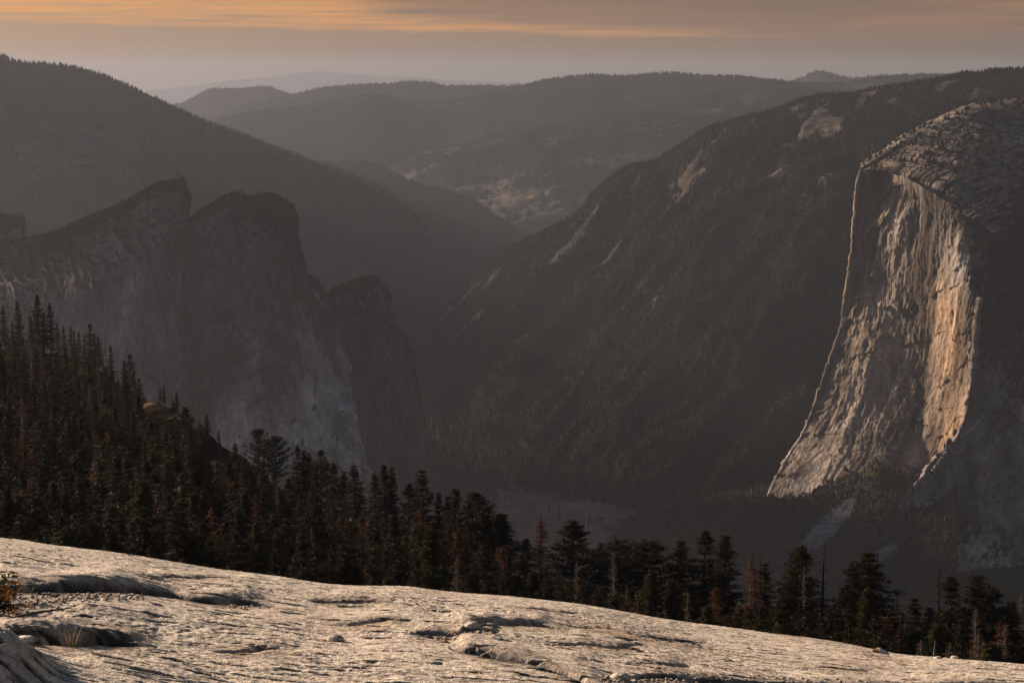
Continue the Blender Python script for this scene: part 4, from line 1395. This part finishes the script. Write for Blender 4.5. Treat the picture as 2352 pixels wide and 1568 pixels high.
# trees that stand out against the haze, read off the photo: px, top, distance, kind, width, label
GA = 'conifers along the edge of the near forest'
MAIN = [
    (8, 702, 950, 'spire', 1.0, 'tall fir at the very left edge, highest on the left slope'),
    (28, 735, 950, 'spire', .8, 'small pointed fir left of the ragged skyline fir on the left slope'),
    (39, 690, 940, 'fir', .75, 'ragged topped fir, second tall one from the left slope edge'),
    (70, 726, 940, 'spire', .9, 'short fir just left of the highest spiky fir on the left slope'),
    (84, 676, 930, 'fir', .9, 'highest spiky fir on the skyline of the left slope'),
    (99, 716, 925, 'spire', 1.1, 'dense fir touching the right side of the highest spiky fir'),
    (113, 695, 925, 'fir', .8, 'fir with a bare thin spike on top, right of the highest spiky fir'),
    (129, 742, 910, 'spire', .9, 'short fir below the spike topped fir on the left slope'),
    (146, 747, 905, 'spire', .9, 'first of the small pointed firs right of the spike topped fir'),
    (163, 749, 900, 'spire', .8, 'pointed small fir in the dip before the tall round topped fir'),
    (170, 757, 895, 'spire', .7, 'narrow small fir in the dip before the tall round topped fir'),
    (181, 760, 890, 'fir', .7, 'open branched small fir in the dip on the left slope'),
    (193, 768, 880, 'spire', .8, 'pointed fir immediately left of the tall round topped fir'),
    (205, 742, 870, 'fir', .85, 'tall round topped fir standing alone above the left slope skyline'),
    (216, 765, 865, 'spire', 1.0, 'dense fir immediately right of the tall round topped fir'),
    (225, 770, 860, 'fir', .8, 'fir at the right shoulder of the round topped fir group'),
    (243, 800, 840, 'snag', .6, 'thin bare snag pair between two firs on the left slope'),
    (254, 792, 830, 'spire', .9, 'fir with a thin leader left of the needle like bare pole'),
    (270, 796, 815, 'pole', .6, 'needle like bare pole rising above the left slope'),
    (285, 826, 800, 'fir', 1.1, 'dense dark fir between the bare pole and the broken topped fir'),
    (297, 812, 795, 'pine', .7, 'ragged broken topped fir at the steep end of the skyline'),
    (308, 850, 780, 'spire', 1.0, 'dark fir stepping down right of the broken topped fir'),
    (319, 868, 760, 'fir', 1.2, 'last dark fir before the bare rock shoulder'),
    (368, 890, 735, 'spire', .9, 'tiny slim fir left of its twin on the rock shoulder'),
    (376, 882, 730, 'fir', .8, 'small slim fir standing on the bare rock shoulder'),
    (404, 897, 690, 'spire', 1.1, 'fir with even tiers right of the rock shoulder'),
    (396, 915, 690, 'spire', 1.0, 'smaller fir in the shade of the evenly tiered fir'),
    (420, 928, 670, 'spire', 1.0, 'small pointed fir right of the evenly tiered fir'),
    (426, 932, 560, 'pine', 1.0, 'big dark pine with a long bare trunk on the left slope'),
    (441, 925, 650, 'twig', .7, 'half bare fir with a grey spike right of the big dark pine'),
    (474, 951, 640, 'spire', 1.3, 'bluish hazy fir with drooping tiers beside the pale slope'),
    (502, 988, 600, 'spire', .9, 'narrow fir standing on the pale rock slab'),
    (538, 988, 560, 'snag', .5, 'leaning thin bare top above a rounded fir'),
    (541, 1018, 545, 'fir', 1.2, 'rounded bushy fir under the leaning bare top'),
    (592, 984, 520, 'umbrella', .8, 'pine with a dead spiky top at the peak of the middle forest'),
    (615, 992, 520, 'snag', .8, 'bare forked top between two pines of the middle forest'),
    (634, 1000, 515, 'umbrella', .9, 'round headed pine right of the bare forked top'),
    (672, 1010, 505, 'snag', .6, 'thin spiky snag right of the round headed pine'),
    (682, 1020, 500, 'fir', .7, 'open fir right of the thin spiky snag'),
    (697, 1033, 500, 'fir', .9, 'dark fir with a blunt top left of the brushy fir'),
    (710, 1038, 500, 'fir', .8, 'fir with wispy drooping twigs left of the upswept pine'),
    (737, 1030, 490, 'pine', .75, 'pine with upswept candle like branches before the cliff foot'),
    (767, 1062, 480, 'pine', .7, 'broken crowned pine just below the upswept pine'),
    (790, 1080, 480, 'fir', 1.0, 'low dark fir in front of the cliff foot'),
    (813, 1066, 470, 'fir', 1.1, 'tall dark layered fir covering the foot of the pale cliff'),
    (855, 1086, 465, 'spire', 1.0, 'dense bluish green fir with a pale thin top'),
    (882, 1064, 460, 'fir', .8, 'left one of the twin tall open firs'),
    (903, 1072, 460, 'fir', .75, 'right one of the twin tall open firs'),
    (956, 1078, 455, 'twig', .6, 'thin reddish bare top left of the tallest centre fir'),
    (970, 1076, 450, 'fir', .95, 'tall thick dark fir left of the single tiny palm like fir'),
    (940, 1110, 455, 'pine', .8, 'broad dark pine filling the gap left of the thick dark fir'),
    (1008, 1128, 450, 'fir', .6, 'small open fir like a feather duster between dark firs'),
    (1029, 1137, 445, 'fir', .8, 'dark blunt fir left of the slim dark spire'),
    (1049, 1122, 440, 'spire', 1.0, 'slim dark spire above the meadow edge'),
    (1090, 1126, 435, 'pine', 1.1, 'broad dark fir with a sweeping right branch by the meadow'),
    (1120, 1180, 435, 'fir', 1.0, 'low round fir between the two broad trees'),
    (1152, 1178, 430, 'fir', 1.45, 'broad bushy fir with yellow green tips before the meadow'),
    (1206, 1235, 425, 'spire', 1.0, 'slim near black fir right of the broad bushy fir'),
    (1244, 1192, 420, 'rust', 1.0, 'reddish see through dying fir against the meadow haze'),
    (1312, 1194, 415, 'pine', 1.2, 'large layered pine standing clear in front of the road'),
    (1385, 1243, 420, 'spire', .9, 'dark narrow fir right of the large layered pine'),
    (1422, 1237, 415, 'umbrella', .85, 'umbrella topped pine right of the dark narrow fir'),
    (1462, 1252, 420, 'spire', .7, 'small dark fir with a bent top between two open pines'),
    (1498, 1241, 415, 'umbrella', 1.0, 'flat topped pine with wide level branches'),
    (1553, 1212, 425, 'twig', .5, 'bare twiggy top behind the thick black fir'),
    (1563, 1240, 415, 'fir', 1.0, 'thick near black fir right of the flat topped pine'),
    (1588, 1262, 420, 'twig', .6, 'slim rusty bare fir between two dark firs'),
    (1619, 1216, 410, 'fir', 1.0, 'tall dark fir with heavy ragged branches, right of centre'),
    (1668, 1227, 405, 'spire', 1.2, 'isolated dark fir with a bare tip and wide lower branches'),
    (1727, 1265, 410, 'twig', .8, 'brown thin crowned fir left of the small green fir'),
    (1757, 1290, 410, 'fir', .8, 'small green fir beside the brown thin crowned fir'),
    (1820, 1262, 405, 'fir', 1.1, 'pale tipped fir left of its darker taller twin'),
    (1840, 1250, 400, 'fir', 1.0, 'darker taller fir of the close pair near the talus'),
    (1895, 1245, 400, 'snag', .9, 'tall bare dead fir with short drooping twigs'),
    (1960, 1290, 400, 'fir', 1.0, 'shorter dark fir at the left of the big pyramid fir'),
    (1995, 1264, 395, 'fir', 1.35, 'big pyramid shaped fir left of the charred trunk'),
    (2052, 1352, 400, 'pole', 1.0, 'charred bare trunk without branches'),
    (2100, 1370, 400, 'fir', .9, 'pointed dark fir right of the charred trunk'),
    (2160, 1300, 400, 'snag', .9, 'black dead spar with long broken branches'),
    (2185, 1320, 395, 'fir', .9, 'blunt dark fir touching the black dead spar'),
    (2130, 1392, 398, 'fir', .8, 'short fir left of the black dead spar'),
    (2245, 1318, 395, 'fir', 1.1, 'blunt bushy fir of the pair near the right edge'),
    (2283, 1345, 390, 'pine', .8, 'dark fir with a split crown near the right edge'),
    (2325, 1378, 395, 'fir', .9, 'dark fir at the right edge of the forest'),
    (2345, 1360, 400, 'twig', .7, 'bare brown snag at the far right edge'),
]
for px_, tp_, d_, k_, w_, lb_ in MAIN:
    put_tree(px_, tp_, d_, k_, lb_, w_ * (1.2 if px_ < 1000 else 1.38), None)
N_MAIN = len(near_trees)

# trees seen against the forest, colours and places also read off the photo
SECOND = [
    (850, 1176, 400, 'rust', 1.3, 'bright rust brown fir below the bluish green fir'),
    (965, 1165, 415, 'rust', 1.0, 'tall rust brown fir below the tallest centre fir'),
    (948, 1190, 405, 'twig', .8, 'thin tawny dying fir left of the tall rust brown fir'),
    (762, 1172, 400, 'twig', 1.0, 'grey fir with drooping bare branches like a shaggy head'),
    (760, 1235, 380, 'twig', .8, 'second grey drooping tree below the shaggy headed fir'),
    (640, 1140, 420, 'twig', .9, 'greyish thin topped fir in the middle of the forest'),
    (628, 1192, 395, 'twig', 1.0, 'pale dead fir with curled bare twigs'),
    (655, 1180, 400, 'rust', .7, 'small faded brown fir right of the pale dead fir'),
    (1155, 1250, 385, 'rust', 1.2, 'rust red fir in front of the broad bushy fir'),
    (1130, 1280, 375, 'rust', .9, 'smaller rust red fir left of its taller neighbour by the meadow'),
    (1045, 1322, 330, 'rust', 1.4, 'small rusty young fir at the edge of the granite dome'),
    (1087, 1310, 325, 'young', 1.2, 'bushy green young fir at the edge of the granite dome'),
    (995, 1305, 335, 'twig', 1.0, 'thin small tree left of the rusty young fir'),
    (895, 1245, 360, 'young', 1.2, 'pyramid green fir below the twin tall open firs'),
    (1190, 1318, 340, 'young', 1.2, 'round green young fir below the near black fir'),
    (1228, 1306, 345, 'young', 1.0, 'bluish young fir under the reddish dying fir'),
    (1335, 1300, 370, 'pine', 1.1, 'dark fir filling below the large layered pine'),
    (1325, 1290, 350, 'twig', .6, 'pale bare stick tree in front of the large layered pine'),
    (1410, 1265, 385, 'twig', .8, 'pinkish grey bare crowned fir under the umbrella topped pine'),
    (1440, 1345, 345, 'twig', .8, 'bare pinkish small fir under the umbrella topped pine'),
    (1500, 1310, 350, 'young', 1.0, 'green fir with a pale thin top under the flat topped pine'),
    (1545, 1330, 350, 'young', 1.1, 'yellow green fir in front of the thick near black fir'),
    (1580, 1360, 340, 'twig', .8, 'grey bare topped fir below the thick near black fir'),
    (1645, 1345, 360, 'rust', 1.3, 'wide dark red fir under the isolated dark fir'),
    (1625, 1385, 335, 'young', 1.1, 'olive young fir left of the wide dark red fir'),
    (1730, 1300, 385, 'rust', 1.2, 'rust coloured fir below the brown thin crowned fir'),
    (1748, 1272, 400, 'snag', .6, 'bare forked stick beside the brown thin crowned fir'),
    (1848, 1298, 385, 'twig', .6, 'pale grey bare tree in front of the close pair'),
    (1920, 1360, 380, 'pole', .7, 'thin black trunk left of the big pyramid fir'),
    (2000, 1345, 360, 'young', .9, 'round green fir in front of the big pyramid fir'),
    (2038, 1412, 345, 'rust', 1.3, 'orange topped fir by the charred trunk'),
    (2062, 1352, 395, 'twig', .5, 'faint brown bare fir behind the charred trunk'),
    (2240, 1395, 360, 'twig', 1.0, 'thin grey green fir below the blunt bushy fir'),
    (2300, 1425, 350, 'rust', .9, 'brown tinted fir near the right end of the forest'),
    (2113, 1468, 300, 'twig', 1.2, 'tiny pale bare fir standing just over the granite edge'),
    (2150, 1470, 300, 'broken', 1.0, 'tiny pale bare tree with spreading twigs over the granite edge'),
    (2180, 1478, 300, 'twig', 1.0, 'smallest brown tree over the granite edge'),
    (2245, 1450, 310, 'twig', 1.2, 'brown twiggy bush tree over the granite edge'),
    (2275, 1478, 305, 'young', 1.6, 'low green bushy fir over the granite edge'),
    (2310, 1430, 330, 'twig', 1.0, 'bare white branched tree near the right edge'),
    (318, 1255, 350, 'young', .9, 'lone small pointed fir just over the granite, left part'),
    (365, 1270, 345, 'young', 1.2, 'pair of small pale firs just over the granite'),
    (215, 1228, 360, 'young', 1.6, 'broad olive young fir just over the granite'),
    (150, 1215, 370, 'twig', 1.0, 'thin greyish fir left of the broad olive young fir'),
    (55, 1195, 380, 'twig', 1.1, 'brown grey fir close to the left edge of the granite'),
    (90, 1170, 385, 'young', 1.0, 'olive fir right of the brown grey fir'),
    (505, 1165, 400, 'young', 1.2, 'broad pyramid fir left of centre with a pale tip'),
    (520, 1180, 395, 'fir', 1.0, 'dark fir against the broad pyramid fir'),
    (545, 1265, 350, 'young', .8, 'small rounded green fir above the granite edge'),
    (560, 1212, 370, 'twig', .9, 'thin tan fir right of the broad pyramid fir'),
    (650, 1270, 345, 'young', .9, 'small brown tipped fir above the granite edge'),
    (98, 830, 700, 'young', .9, 'rounded ochre crowned tree high on the left slope'),
    (150, 850, 690, 'twig', 1.1, 'faded brown fir on the open part of the left slope'),
    (85, 985, 560, 'twig', .9, 'grey brown fir with a rusty top on the lower left slope'),
    (93, 970, 570, 'rust', .9, 'rusty crowned fir in the middle of the left slope'),
    (128, 1040, 500, 'rust', .8, 'slim rust brown fir in the lower left forest'),
    (190, 1050, 490, 'twig', 1.0, 'tall greyish fir in the lower left forest'),
    (265, 1025, 520, 'rust', .8, 'faint rust topped fir below the pale rock slab'),
    (275, 1015, 520, 'twig', .8, 'pale topped fir beside the faint rust topped fir'),
    (325, 1005, 500, 'young', 1.3, 'broad yellow green pine in front of the pale rock slab'),
    (490, 1075, 470, 'fir', 1.0, 'dark fir in front of the pale rock slab'),
    (458, 1060, 480, 'rust', .8, 'small brown fir at the left rim of the pale rock slab'),
]
for px_, tp_, d_, k_, w_, lb_ in SECOND:
    put_tree(px_, tp_, d_, k_, lb_, w_, None)

# the rest of the near forest: each tree its own object, told apart by the marked trees beside it
ANCH = [(m[0], m[1], m[5]) for m in MAIN + SECOND]
SHORT = {i: l for i, l in enumerate(a[2] for a in ANCH)}
used_labels = set(m[5] for m in MAIN + SECOND)


def skyline(px):
    """row above which the photo shows no forest at this column"""
    best = np.interp(px, [0, 100, 200, 300, 330, 420, 500, 580, 620, 700, 780, 850, 950, 1050, 1150, 1215, 1300, 1400, 1500, 1600, 1700, 1800, 1900, 2000, 2080, 2200, 2352],
                     [738, 756, 792, 850, 910, 940, 1010, 1050, 1050, 1090, 1140, 1160, 1165, 1190, 1240, 1310, 1300, 1330, 1330, 1340, 1370, 1350, 1365, 1360, 1430, 1400, 1420])
    return best


def sil_row(px):
    return float(np.interp(px, _sil[:, 0], _sil[:, 1]))


KW = {'fir': 'dark green fir', 'spire': 'narrow dark fir', 'pine': 'layered dark pine', 'rust': 'rust brown fir', 'young': 'olive green fir', 'twig': 'thin grey brown fir', 'snag': 'bare snag'}
cands = []
rf = random.Random(77)
target = 158
tries = 0
placed = [(a[0], a[1]) for a in ANCH]
while len(cands) < target and tries < 60000:
    tries += 1
    if rf.random() < .62:
        px = rf.uniform(-10, 760)
    else:
        px = rf.uniform(700, 2352)
    s0 = skyline(px) + 14
    s1 = sil_row(px) - 22
    if s1 <= s0:
        continue
    py = rf.uniform(s0, s1)
    f = (py - skyline(px)) / max(sil_row(px) - skyline(px), 1)
    mind = (22 if px < 760 else 24)
    if any(abs(px - a) < mind and abs(py - b) < mind * 1.4 for a, b in placed):
        continue
    placed.append((px, py))
    cands.append((px, py, f))
ORDW = ['', 'second ', 'third ', 'fourth ', 'fifth ']
import re as _re
cands.sort(key=lambda c: c[1])
for px, py, f in cands:
    dcr = float(np.interp((px - 1176) / FP, CRR, CR[:, 1]))
    # distance from the ground row about one tree height below the top
    best = None
    for d in np.linspace(dcr * .97, 300, 60):
        T = P(px, py, d)
        h = T[2] - float(ground_z(T[0], T[1]))
        want = 27 if px > 700 else 23
        e = abs(h - want * (0.75 + .5 * ((px * 7.3) % 1)))
        if best is None or e < best[0]:
            best = (e, d)
    d = best[1]
    r_ = rf.random()
    kind = 'fir' if r_ < .36 else 'spire' if r_ < .62 else 'pine' if r_ < .70 else 'young' if r_ < .84 else 'rust' if r_ < .91 else 'twig'
    words = KW[kind]
    order = sorted(range(len(ANCH)), key=lambda i: (ANCH[i][0] - px) ** 2 + ((ANCH[i][1] - py) * .8) ** 2)
    lab = None
    for i in order[:14]:
        ax, ay, al_ = ANCH[i]
        al_ = _re.split(r' (?:left of|right of|against|below|beside|between|in front|of the|touching|under|behind|in the|with|before|at the|just)', al_)[0] if len(al_.split()) > 8 else al_
        dx, dy = px - ax, py - ay
        rel = ('left of' if dx < 0 else 'right of') if abs(dx) > abs(dy) * .9 else ('below' if dy > 0 else 'above')
        c = f"{words} {rel} the {al_}"
        if len(c.split()) <= 16 and c not in used_labels:
            lab = c
            break
    if lab is None:
        lab = f"{words} deep in the crowded forest"
    used_labels.add(lab)
    put_tree(px, py, d, kind, lab, rf.uniform(.8, 1.2), None)


# dense understorey and remaining trees of the near slope: beyond counting
def near_fill():
    rs = np.random.RandomState(900)
    V = []
    F = []
    off = 0
    srcs = {}
    for k in ('fir', 'spire', 'young', 'rust', 'twig'):
        for v in range(2):
            mt, mc = PROTO[k][v]
            co = np.zeros(len(mc.vertices) * 3, np.float32)
            mc.vertices.foreach_get('co', co)
            co = co.reshape(-1, 3)
            tri = co.reshape(-1, 3, 3)
            keep = rs.permutation(len(tri))[:800]
            t3 = tri[keep]
            c = t3.mean(1, keepdims=True)
            t3 = c + (t3 - c) * 2.2          # fewer, larger tufts
            srcs[(k, v)] = t3
    groups = {'g': [], 'o': [], 'r': [], 't': []}
    n = 0
    while n < 2400:
        px = rs.uniform(-60, 2400) if rs.rand() < .7 else rs.uniform(-60, 430)
        if px > 760 and rs.rand() < .12:
            continue
        s0 = skyline(px) + 14
        s1 = sil_row(px) + 40
        py = rs.uniform(s0, s1)
        dcr = float(np.interp((px - 1176) / FP, CRR, CR[:, 1]))
        dd = np.linspace(dcr * .985, 270, 40)
        pts = np.array([P(px, py, d) for d in dd])
        h = pts[:, 2] - ground_z(pts[:, 0], pts[:, 1])
        want = rs.uniform(9, 24)
        i = int(np.argmin(np.abs(h - want)))
        if h[i] < 4 or h[i] > 34:
            continue
        T = pts[i]
        r_ = rs.rand()
        k = 'fir' if r_ < .42 else 'spire' if r_ < .70 else 'young' if r_ < .86 else 'rust' if r_ < .93 else 'twig'
        t3 = srcs[(k, rs.randint(2))]
        a = rs.rand() * 6.28
        ca, sa = math.cos(a), math.sin(a)
        M = np.array([[ca, -sa, 0], [sa, ca, 0], [0, 0, 1]]) * h[i]
        M[:2] *= rs.uniform(.9, 1.3)
        q = t3 @ M.T + np.array([T[0], T[1], T[2] - h[i]])
        groups[{'fir': 'g', 'spire': 'g', 'young': 'o', 'rust': 'r', 'twig': 't'}[k]].append(q)
        n += 1
    for g, m, nm, lb in (('g', mat_green, 'dark_forest_fill', 'dark green conifers crowding the near slope'), ('o', mat_olive, 'olive_forest_fill', 'olive conifers crowding the near slope'),
                         ('r', mat_rust, 'rusty_forest_fill', 'rusty brown conifers scattered through the near slope'), ('t', mat_pinkg, 'bare_forest_fill', 'bare grey brown conifers scattered through the near slope')):
        q = np.concatenate(groups[g])
        o = mesh_obj(nm, q.reshape(-1, 3), np.arange(len(q) * 3).reshape(-1, 3), m, smooth=False)
        tag(o, lb, None, None, 'stuff')


near_fill()


# ------------------------------------------------------------------ meadow trees on the valley floor
def on_floor(px, py):
    q = P(px, py, 1.0)
    s = -1240 / q[2]
    for _ in range(4):
        s = floor_z(q[0] * s, q[1] * s) / q[2]
    return q * s


def oak_mesh(seed):
    rs = np.random.RandomState(seed)
    tr = Parts()
    cr = Parts()
    tr.add(*tube([(0, 0, -.1), (0.02, 0, .15), (0, .03, .4)], [.05, .04, .03], 6))
    for k in range(6):
        a = k * 1.05 + rs.rand()
        tr.add(*tube([(0, 0, .25 + .03 * k), (.15 * math.cos(a), .15 * math.sin(a), .45), (.3 * math.cos(a), .3 * math.sin(a), .6)], [.025, .016, .006], 4))
    c = []
    for k in range(26):
        a = rs.rand() * 6.28
        r = .42 * math.sqrt(rs.rand())
        c.append((r * math.cos(a), r * math.sin(a), .45 + .42 * rs.rand() * (1 - r)))
    c = np.array(c)
    cr.tris(sprays(c, rs.randn(len(c), 3), .16, rs, 700, 1.0, 0))
    return tr.arrays(), cr.arrays()


oaks = []
for sd_ in (1, 2):
    t_, c_ = oak_mesh(sd_)
    a = mesh_obj('trunk', t_[0], t_[1], mat_bark)
    b = mesh_obj('crown', c_[0], c_[1], mat_oak, smooth=False)
    oaks.append((a.data, b.data))
    bpy.data.objects.remove(a)
    bpy.data.objects.remove(b)
MEADOW = [
    (1161, 1168, 'c', 30, 'dark conifer standing at the left end of the meadow'),
    (1176, 1150, 'c', 32, 'dark conifer just below the bright river bend'),
    (1196, 1190, 'c', 32, 'meadow conifer between the river bend and the tall pair'),
    (1216, 1182, 'c', 36, 'left tree of the tall pair in the meadow'),
    (1226, 1180, 'c', 33, 'right tree of the tall pair in the meadow'),
    (1243, 1206, 'c', 38, 'tall narrow conifer in the middle of the meadow'),
    (1262, 1178, 'c', 33, 'conifer halfway between the tall meadow pair and the road'),
    (1285, 1196, 'c', 42, 'tallest conifer in the meadow, left of the road'),
    (1273, 1160, 'c', 26, 'small conifer at the back of the meadow'),
    (1316, 1150, 'o', 20, 'round brown oak left of the road at the back'),
    (1300, 1128, 'o', 22, 'round brown oak at the far edge of the meadow'),
    (1240, 1138, 'o', 20, 'brown oak behind the tall meadow pair'),
    (1210, 1132, 'o', 18, 'brown oak right of the bright river bend'),
    (1330, 1135, 'o', 22, 'brown oak touching the left side of the road'),
    (1372, 1125, 'o', 24, 'wide tawny oak right of the road end'),
    (1366, 1160, 'o', 20, 'tawny oak halfway along the right side of the road'),
    (1380, 1200, 'o', 22, 'round oak right of the road by the large layered pine'),
    (1400, 1222, 'o', 22, 'pale round oak above the umbrella topped pine'),
    (1425, 1205, 'o', 22, 'oak in the wood right of the meadow'),
    (1180, 1205, 'o', 16, 'low brown oak in the near part of the meadow'),
]
pc = PROTO['spire'][0]
for px_, py_, kd_, h_, lb_ in MEADOW:
    q = on_floor(px_, py_)
    rt = empty('meadow_oak' if kd_ == 'o' else 'meadow_conifer', tuple(q), rnd.random() * 6)
    wd = 1.3 if kd_ == 'o' else 1.1
    rt.scale = (h_ * wd, h_ * wd, h_)
    tag(rt, lb_, 'oak tree' if kd_ == 'o' else 'conifer')
    mt, mc = (oaks[rnd.randrange(2)] if kd_ == 'o' else PROTO['spire'][rnd.randrange(4)])
    for nm_, me_ in (('trunk', mt), ('crown', mc)):
        o = bpy.data.objects.new(nm_, me_)
        COL.objects.link(o)
        o.parent = rt

# ------------------------------------------------------------------ small things on the granite
def stone_mesh(seed, sx, sy, sz, n=26, rough=.18):
    th = np.linspace(0, math.pi, n)
    ph = np.linspace(0, 2 * math.pi, 2 * n, endpoint=False)
    T, Ph = np.meshgrid(th, ph, indexing='ij')
    x = np.sin(T) * np.cos(Ph)
    y = np.sin(T) * np.sin(Ph)
    z = np.cos(T)
    r = 1 + rough * fbm(x * 1.4 + seed, y * 1.4 + z * 1.1, 4, seed) + rough * .5 * ridged(x * 2 + z, y * 2 + seed, 3, seed + 2)
    V = np.stack([x * r * sx, y * r * sy, z * r * sz], -1).reshape(-1, 3)
    return V, grid_faces(n, 2 * n, wrap=True)


def ochre_stone_mat():
    m, n, b = new_mat('ochre_sided_stone')
    tc = n.n('ShaderNodeTexCoord')
    sep = n.n('ShaderNodeSeparateXYZ')
    n.l(tc.outputs['Object'], sep.inputs[0])
    ns = n.noise(tc.outputs['Object'], 30.0, 4, .6)
    f = n.math('ADD', n.math('MULTIPLY', n.math('ADD', sep.outputs['X'], n.math('MULTIPLY', sep.outputs['Z'], 1.2)), 30.0), ns)
    n.l(n.ramp(f, [(0.0, (0.10, 0.05, 0.02)), (0.18, (0.45, 0.24, 0.05)), (0.45, (0.5, 0.3, 0.08)), (0.62, (0.40, 0.35, 0.32)), (1.0, (0.46, 0.41, 0.38))]), b.inputs['Base Color'])
    return m


q = dome_surface(2022, 1499)
V, F = stone_mesh(3, .055, .028, .024)
V[:, 2] -= .35 * np.clip(V[:, 0], 0, 1)
o = mesh_obj('loose_stone', V, F, ochre_stone_mat())
o.location = (q[0], q[1], q[2] + .018)
tag(o, 'small pale stone with an ochre side lying near the right edge of the granite', 'stone')
for i_, (a_, b_, s_, l_) in enumerate(((1086, 1460, .030, 'small dark pebble in the black crack under the middle ledge'), (1128, 1461, .035, 'flat pebble at the right end of the black crack under the middle ledge'),
                                     (2193, 1502, .022, 'tiny pale stone on the granite skyline near the right edge'), (2155, 1511, .022, 'glinting white stone below the skyline near the right edge'),
                                     (770, 1469, .03, 'lone pebble on the smooth granite left of the middle ledge'), (118, 1430, .03, 'pebble by the orange shrub under the left ledge'),
                                     (60, 1484, .03, 'pale chip at the foot of the lower left bulge'), (1425, 1556, .03, 'orange brown pebble in the long crack at the bottom'))):
    q = dome_surface(a_, b_)
    V, F = stone_mesh(20 + i_, s_ * 1.3, s_, s_ * .6, 12)
    o = mesh_obj('pebble', V, F, mat_rock, attrs={'ochre': np.zeros(len(V)), 'crevice_dark': np.zeros(len(V))})
    o.location = (q[0], q[1], q[2] + s_ * .35)
    tag(o, l_, 'pebble')

# gravel caught in the long crack along the bottom right and under the ledges
gp = Parts()
rg = np.random.RandomState(4)
for (x0, y0, x1, y1, n_) in ((1380, 1560, 1560, 1556, 150), (1560, 1556, 2100, 1567, 120), (1000, 1466, 1130, 1464, 60), (60, 1372, 330, 1374, 260), (20, 1395, 120, 1420, 200), (520, 1392, 620, 1394, 40)):
    for _ in range(n_):
        t = rg.rand()
        q = dome_surface(x0 + (x1 - x0) * t, y0 + (y1 - y0) * t + rg.randn() * 5)
        s_ = rg.uniform(.003, .008)
        V, F = stone_mesh(int(rg.randint(90)), s_ * 1.4, s_, s_ * .7, 5, .3)
        gp.add(V + q + np.array([0, 0, s_ * .3]), F)
Vg, Fg = gp.arrays()
o = mesh_obj('gravel', Vg, Fg, mat_rock, attrs={'ochre': np.full(len(Vg), .2), 'crevice_dark': np.full(len(Vg), .15)})
tag(o, 'loose gravel caught in cracks of the granite', None, None, 'stuff')

# orange leaved shrub at the left edge
q0 = dome_surface(6, 1398)
rt = empty('low_shrub', tuple(q0 + np.array([-.08, .02, -.02])))
tag(rt, 'low shrub with orange and green leaves under the left ledge', 'shrub')
rs_ = np.random.RandomState(8)
st = Parts()
lo, lg = Parts(), Parts()
for k in range(46):
    a = rs_.rand() * 6.28
    L = rs_.uniform(.08, .22)
    e = np.array([math.cos(a) * L, math.sin(a) * L * .7, rs_.uniform(.04, .20)])
    st.add(*tube([(0, 0, 0), e * .5 + np.array([0, 0, .04]), e], [.004, .003, .0015], 3))
    (lo if rs_.rand() < .55 else lg).tris(sprays(np.array([e, e * .8, e * .6 + np.array([0, 0, .03])]), rs_.randn(3, 3), .026, rs_, 26, 1.0, 0))
for nm_, p_, m_ in (('stem', st, mat_bark), ('orange_leaves', lo, mat_orange), ('green_leaves', lg, mat_leafg)):
    v_, f_ = p_.arrays()
    mesh_obj(nm_, v_, f_, m_, rt, smooth=False)

# dry straw tuft and twigs
m_straw, nn, bb = new_mat('dry_straw')
bb.inputs['Base Color'].default_value = (0.50, 0.36, 0.12, 1)
q = dome_surface(165, 1490)
p_ = Parts()
for k in range(9):
    a = rs_.rand() * 6.28
    L = rs_.uniform(.03, .085)
    bx_ = rs_.randn(2) * .012
    p_.add(*tube([(bx_[0], bx_[1], 0), (bx_[0] + .15 * L * math.cos(a), bx_[1], L * .6), (bx_[0] + .35 * L * math.cos(a), bx_[1], L)], [.0022, .0018, .001], 3))
v_, f_ = p_.arrays()
o = mesh_obj('grass_tuft', v_, f_, m_straw)
o.location = tuple(q)
tag(o, 'thin tuft of dry straw coloured grass on the granite, lower left', 'grass tuft')
for i_, (a_, b_, L_, an_, l_) in enumerate(((310, 1360, .30, .45, 'grey dead twig lying under the left ledge'), (1115, 1461, .12, -.05, 'short brown stick in the black crack under the middle ledge'), (75, 1415, .34, .6, 'thin tan twig beside the orange shrub'))):
    q = dome_surface(a_, b_)
    ca, sa = math.cos(an_), math.sin(an_)
    v_, f_ = tube([(-L_ / 2 * ca, -L_ / 2 * sa, 0), (0, 0.01, .012), (L_ / 2 * ca, L_ / 2 * sa, .01)], [.007, .006, .003], 6)
    o = mesh_obj('twig', v_, f_, mat_grey)
    o.location = (q[0], q[1], q[2] + .02)
    tag(o, l_, 'twig')

# ------------------------------------------------------------------ smoky air filling the valley
def build_haze():
    x0, x1, y0, y1, z0, z1 = -40000, 40000, -3500, 92000, -1330, 520
    V = [(x, y, z) for z in (z0, z1) for y in (y0, y1) for x in (x0, x1)]
    F = [(0, 2, 3, 1), (4, 5, 7, 6), (0, 1, 5, 4), (2, 6, 7, 3), (0, 4, 6, 2), (1, 3, 7, 5)]
    m = bpy.data.materials.new('smoky_air')
    m.use_nodes = True
    n = NT(m.node_tree)
    out = n.n('ShaderNodeOutputMaterial')
    pv = n.n('ShaderNodeVolumePrincipled')
    pv.inputs['Color'].default_value = (0.285, 0.298, 0.34, 1)
    pv.inputs['Density'].default_value = 2.35e-5
    pv.inputs['Anisotropy'].default_value = 0.35
    n.l(pv.outputs[0], out.inputs['Volume'])
    o = mesh_obj('haze', np.array(V), np.array(F), m, smooth=False)
    tag(o, 'brown grey smoke haze filling the valley', None, None, 'stuff')


build_haze()
